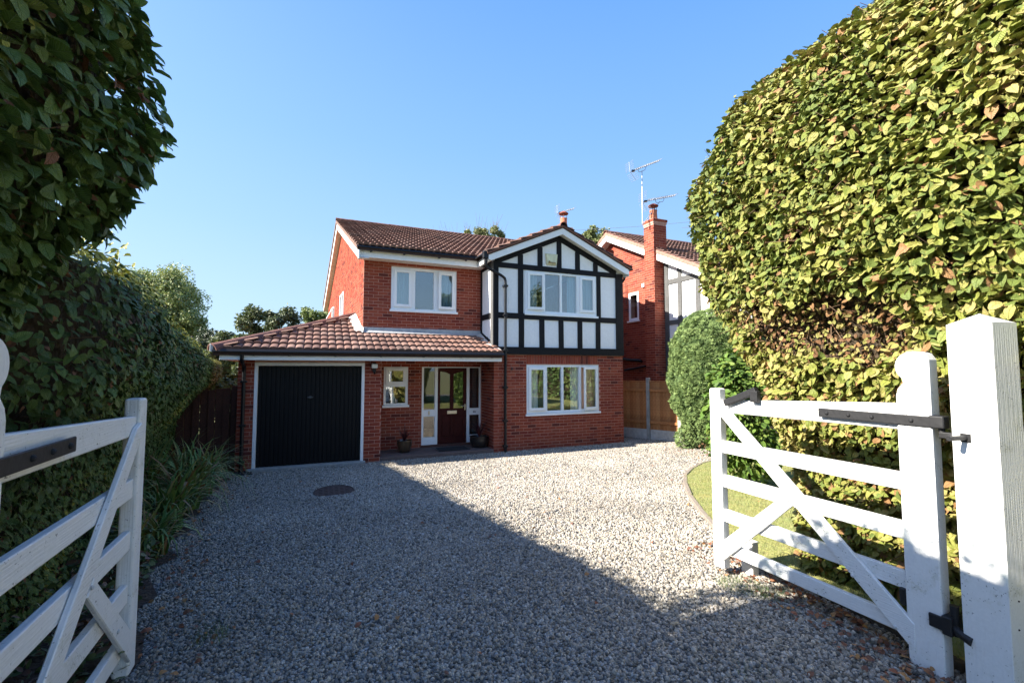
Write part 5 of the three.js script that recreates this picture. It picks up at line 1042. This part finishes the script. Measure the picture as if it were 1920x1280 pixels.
tree('ash_tree', 'large pale green airy tree rising above the left hedge', V3(-21.1, 0, -26), 8.4, [[0, 5.8, 0, 3.5, 2.3, 2.5, 90], [-1.6, 4.4, .3, 2.6, 1.6, 2, 26], [1.9, 4.3, .3, 1.9, 1.6, 2, 26], [.6, 2.6, .6, 3, 1.6, 2, 26]], 44000, .145, [C(.25, .31, .09), C(.32, .36, .13), C(.19, .26, .075), C(.36, .38, .16)], { cl: .24, fork: .3 });
tree('broadleaf_tree', 'dark green dense tree behind the hip of the garage roof', V3(-11.6, 0, -21), 5.6, [[.3, 3.7, 0, 1.35, 1.5, 1.3, 46], [-1.1, 2.7, .2, 1.4, 1.1, 1.2, 30], [-2.6, 2.2, .2, 1.8, 1.2, 1.2, 34], [1.2, 2.8, 0, .9, 1.1, 1.0, 18]], 26000, .15, [C(.075, .11, .036), C(.10, .14, .044), C(.06, .09, .03), C(.15, .18, .06)], { cl: .20, fork: .3 });
tree('dark_tree', 'very dark green tree low between the hedge and the garage roof', V3(-14.6, 0, -22.5), 4.4, [[0, 2.4, 0, 2.2, 1.5, 1.6, 50], [2.2, 1.8, .4, 1.7, 1.1, 1.4, 30]], 20000, .15, [C(.035, .055, .018), C(.05, .075, .024), C(.028, .045, .016)], { cl: .24, fork: .3 });
tree('yellow_tree', 'small yellow green tree top just left of the main house wall', V3(-13.4, 0, -30.5), 6.4, [[.1, 5.0, 0, 1.3, 1.1, 1.1, 26], [.6, 3.8, 0, 1.6, 1.2, 1.2, 20]], 6000, .17, [C(.18, .24, .05), C(.25, .30, .08), C(.13, .18, .04)], { cl: .22 });
tree('thinning_tree', 'half bare tree top with thin twigs above the main roof ridge', V3(-3.0, 0, -34), 13, [[1.1, 12.0, 0, 1.2, .8, 1, 18], [-.6, 11.7, 0, 1.6, .8, 1, 16], [-2.2, 11.2, 0, .9, .5, .8, 6], [.2, 9, 0, 3, 1.8, 1.8, 20]], 12000, .15, [C(.22, .24, .08), C(.30, .29, .12), C(.15, .20, .06)], { cl: .30, twigs: 160 });
tree('gap_tree', 'yellow green tree seen in the gap between the two houses', V3(5.7, 0, -30), 11.2, [[-.3, 10.8, 0, .9, .9, .8, 16], [.7, 10.1, 0, 1.0, .9, .8, 16], [0, 8, 0, 2.2, 1.8, 1.6, 26]], 8000, .16, [C(.19, .23, .06), C(.25, .27, .09), C(.12, .16, .04)], { cl: .28 });
tree('distant_tree', 'tree tip showing just above the neighbouring roof ridge', V3(9.2, 0, -36), 12.6, [[.2, 11.9, 0, 1.0, .7, .8, 12], [0, 9.6, 0, 2.4, 1.8, 1.6, 20]], 4500, .18, [C(.17, .20, .06), C(.24, .25, .09), C(.11, .15, .04)], { cl: .3 });
// trees across the road, which the upstairs glass mirrors
tree('street_tree', 'broad roadside tree behind the viewpoint, mirrored in the gable window', V3(15.5, .3, 5.5), 8.2, [[0, 5.6, 0, 3.2, 2.4, 2.8, 70]], 16000, .22, [C(.06, .10, .03), C(.09, .13, .035), C(.12, .15, .04)], { cl: .24 });
hedge({
  name: 'garden_hedge', label: 'clipped green hedge along the far right side of the garden beyond the lawn', seed: 31, side: 1, floor: 0,
  C: V3(9.4, 0, -11.2), d: V3(.12, 0, .993), length: 11.5, bump: .15, leaf: .13, count: 26000, depth: .2, singles: 0, twigs: 0, shoots: 0, inset: .2,
  profile: [[0, .5, 0], [1, .6, 0], [2.2, .62, 0], [2.8, .5, 0], [3.0, 0, 0]],
  palette: leftPal, pick: (a) => Math.min(3, Math.floor(a * 4.2)),
});

// ------------------------------------------------------------------ porch things, cover, aerials, wire
function potted(pos, prof, rimCol, label, h) {
  const T = thing('potted_plant', pos, YAW + R(), label, 'potted plant');
  const g = new THREE.LatheGeometry(prof.map(p => new THREE.Vector2(p[0], p[1])), 28);
  mesh('pot', g, phy({ color: rimCol, roughness: .28, clearcoat: .6, map: texTile, side: THREE.DoubleSide }), T);
  const top = prof[prof.length - 3];
  mesh('compost', (() => { const c = new THREE.CylinderGeometry(top[0] - .02, top[0] - .02, .02, 20); c.translate(0, top[1] - .05, 0); return c; })(), M.soil, T);
  const cols = [C(.075, .016, .022), C(.11, .028, .03), C(.05, .014, .016)].map(c => { const m = leafMat(.15, .45); m.color = c; return m; }), by = cols.map(() => []);
  for (let i = 0; i < 34; i++) { const a = R() * 6.28, l = h * rnd(.6, 1.05), lean = rnd(.05, .75), w = .014, pos2 = [], S = 5, P = k => { const t = k / S, th = lean * (.5 + .7 * t); return [Math.cos(a) * l * t * Math.sin(th), top[1] - .05 + l * t * Math.cos(th), Math.sin(a) * l * t * Math.sin(th)]; }, sx = -Math.sin(a), sz = Math.cos(a);
    for (let k = 0; k < S; k++) { const p = P(k), q = P(k + 1), w0 = w * (1 - Math.pow(k / S, 1.6)), w1 = w * (1 - Math.pow((k + 1) / S, 1.6)); pos2.push(p[0] - sx * w0, p[1], p[2] - sz * w0, p[0] + sx * w0, p[1], p[2] + sz * w0, q[0] + sx * w1, q[1], q[2] + sz * w1, p[0] - sx * w0, p[1], p[2] - sz * w0, q[0] + sx * w1, q[1], q[2] + sz * w1, q[0] - sx * w1, q[1], q[2] - sz * w1); }
    const q = new THREE.BufferGeometry(); q.setAttribute('position', new THREE.Float32BufferAttribute(pos2, 3)); q.computeVertexNormals(); by[i % 3].push(metreUV(q)); }
  by.forEach((l, k) => mesh('leaves', l, cols[k], T));
}
potted(toW(-2.10, .42, .083), [[0, 0], [.11, 0], [.15, .10], [.17, .20], [.165, .26], [.18, .275], [.165, .28], [.14, .20]], C(.07, .045, .025), 'dark red spiky plant in a brown glazed pot under the small porch window', .46);
potted(toW(-.28, .42, .083), [[0, 0], [.17, 0], [.22, .09], [.235, .18], [.225, .25], [.245, .265], [.225, .27], [.20, .2]], C(.022, .018, .016), 'dark red spiky plant in a wide black pot right of the front door', .55);
{
  const m = thing('door_mat', toW(-.97, .40, .083), YAW, 'dark door mat lying on the step before the front door', 'mat');
  mesh('mat', bx(-.36, .36, 0, .018, -.2, .2, .008), std({ color: C(.02, .02, .022), roughness: 1, bumpMap: texBump, bumpScale: .01 }), m);
  mesh('border', [bx(-.37, .37, 0, .020, .2005, .225, .006), bx(-.37, .37, 0, .020, -.225, -.2005, .006), bx(-.385, -.3605, 0, .020, -.225, .225, .006), bx(.3605, .385, 0, .020, -.225, .225, .006)], M.blackPlastic, m);
  const c = thing('drain_cover', toW(-3.7, -2.83, gyv(-2.83) + .004), YAW, 'rusty round drain cover set in the gravel before the garage', 'drain cover'); c.rotation.order = 'YXZ'; c.rotation.x = Math.atan(.0625);
  mesh('plate', (() => { const g = new THREE.CylinderGeometry(.265, .27, .03, 40); g.translate(0, .002, 0); return metreUV(g); })(), M.rust, c);
  mesh('rim', (() => { const g = new THREE.TorusGeometry(.278, .012, 8, 44); g.rotateX(Math.PI / 2); g.translate(0, .012, 0); return g; })(), M.rust, c);
  mesh('tread', Array.from({ length: 36 }, (_, i) => { const x = (i % 6 - 2.5) * .075, z = (Math.floor(i / 6) - 2.5) * .075; return Math.hypot(x, z) < .23 ? bx(x - .024, x + .024, .016, .022, z - .008, z + .008, .002) : null; }).filter(Boolean), M.rust, c);
  const k = thing('gully_cover', toW(-5.24, -.02, .0), YAW, 'small dark gully cover at the foot of the garage downpipe', 'drain');
  mesh('grate', Array.from({ length: 7 }, (_, i) => bx(-.15 + i * .045, -.125 + i * .045, 0, .02, .02, .26, .004)), M.iron, k); mesh('frame', [bx(-.18, .17, 0, .024, .262, .285, .004), bx(-.18, .17, 0, .024, .0, .018, .004)], M.iron, k);
}
function aerial(mast, a, b, label, reflectorAtA, clampAt) { // boom from a to b with cross elements
  const T = thing('tv_aerial', V3(0, 0, 0), 0, label, 'aerial');
  const d = b.clone().sub(a), L = d.length(), x = d.clone().normalize(), side = x.clone().cross(V3(0, 1, 0)).normalize(), up = side.clone().cross(x);
  mesh('boom', rod(a, b, .012, 8), M.galv, T);
  const n = Math.round(L / .085), el = []; for (let i = 2; i <= n; i++) { const p = a.clone().addScaledVector(d, i / n); el.push(rod(p.clone().addScaledVector(side, -.16).addScaledVector(up, .02), p.clone().addScaledVector(side, .16).addScaledVector(up, .02), .006, 6), bx(-.016, .016, -.016, .016, -.016, .016, .004).translate(p.x, p.y + .012, p.z)); }
  mesh('elements', el, M.galv, T);
  const rf = []; for (const s of [-1, 1]) for (let k = 1; k <= 5; k++) { const c = a.clone().addScaledVector(up, s * .055 * k).addScaledVector(x, .02 * k); rf.push(rod(c.clone().addScaledVector(side, -.2), c.clone().addScaledVector(side, .2), .005, 5)); } rf.push(rod(a.clone().addScaledVector(up, -.29).addScaledVector(x, .1), a, .006, 5), rod(a.clone().addScaledVector(up, .29).addScaledVector(x, .1), a, .006, 5));
  mesh('reflector', rf, M.galv, T);
  mesh('dipole', bx(-.05, .05, -.03, .03, -.03, .03, .008).translate(a.x + x.x * .13, a.y + x.y * .13, a.z + x.z * .13), M.blackPlastic, T);
  const c = a.clone().addScaledVector(d, clampAt);
  mesh('cradle', tube([c.clone().addScaledVector(d, -.14), c.clone().addScaledVector(d, -.10).add(V3(0, -.11, 0)), c.clone().addScaledVector(d, .10).add(V3(0, -.11, 0)), c.clone().addScaledVector(d, .15)], .010, 20, 6), M.galv, T);
  if (mast) mesh('mast', [rod(mast, c.clone().add(V3(0, -.10, 0)), .014, 8), ...[.35, .62].map(t => rod(mast.clone().lerp(c, t), mast.clone().lerp(c, t + .02), .020, 8))], M.galv, T);
  return T;
}
aerial(toW(5.12, .78, 6.45), toW(4.66, .75, 7.99), toW(5.79, .75, 8.54), 'tall television aerial on a mast beside the neighbouring chimney', true, .40);
aerial(toW(5.16, .80, 6.45), toW(5.15, .80, 7.15), toW(6.45, .80, 7.54), 'lower television aerial passing behind the neighbouring chimney pot', true, .52);
aerial(toW(3.95, 3.9, 6.9), toW(3.86, 3.9, 7.60), toW(4.55, 3.9, 7.86), 'small television aerial behind the chimney pot of the main house', false, .3);
tag(mesh('overhead_cable', tube([V3(2.0, 8.75, -22), V3(6.2, 9.0, -22), V3(9.6, 9.32, -22), V3(24, 11.2, -22)], .009, 40, 5), M.galv, scene), 'thin overhead cable crossing the sky behind the two houses', 'cable');
//--END--
renderer.render(scene, camera);
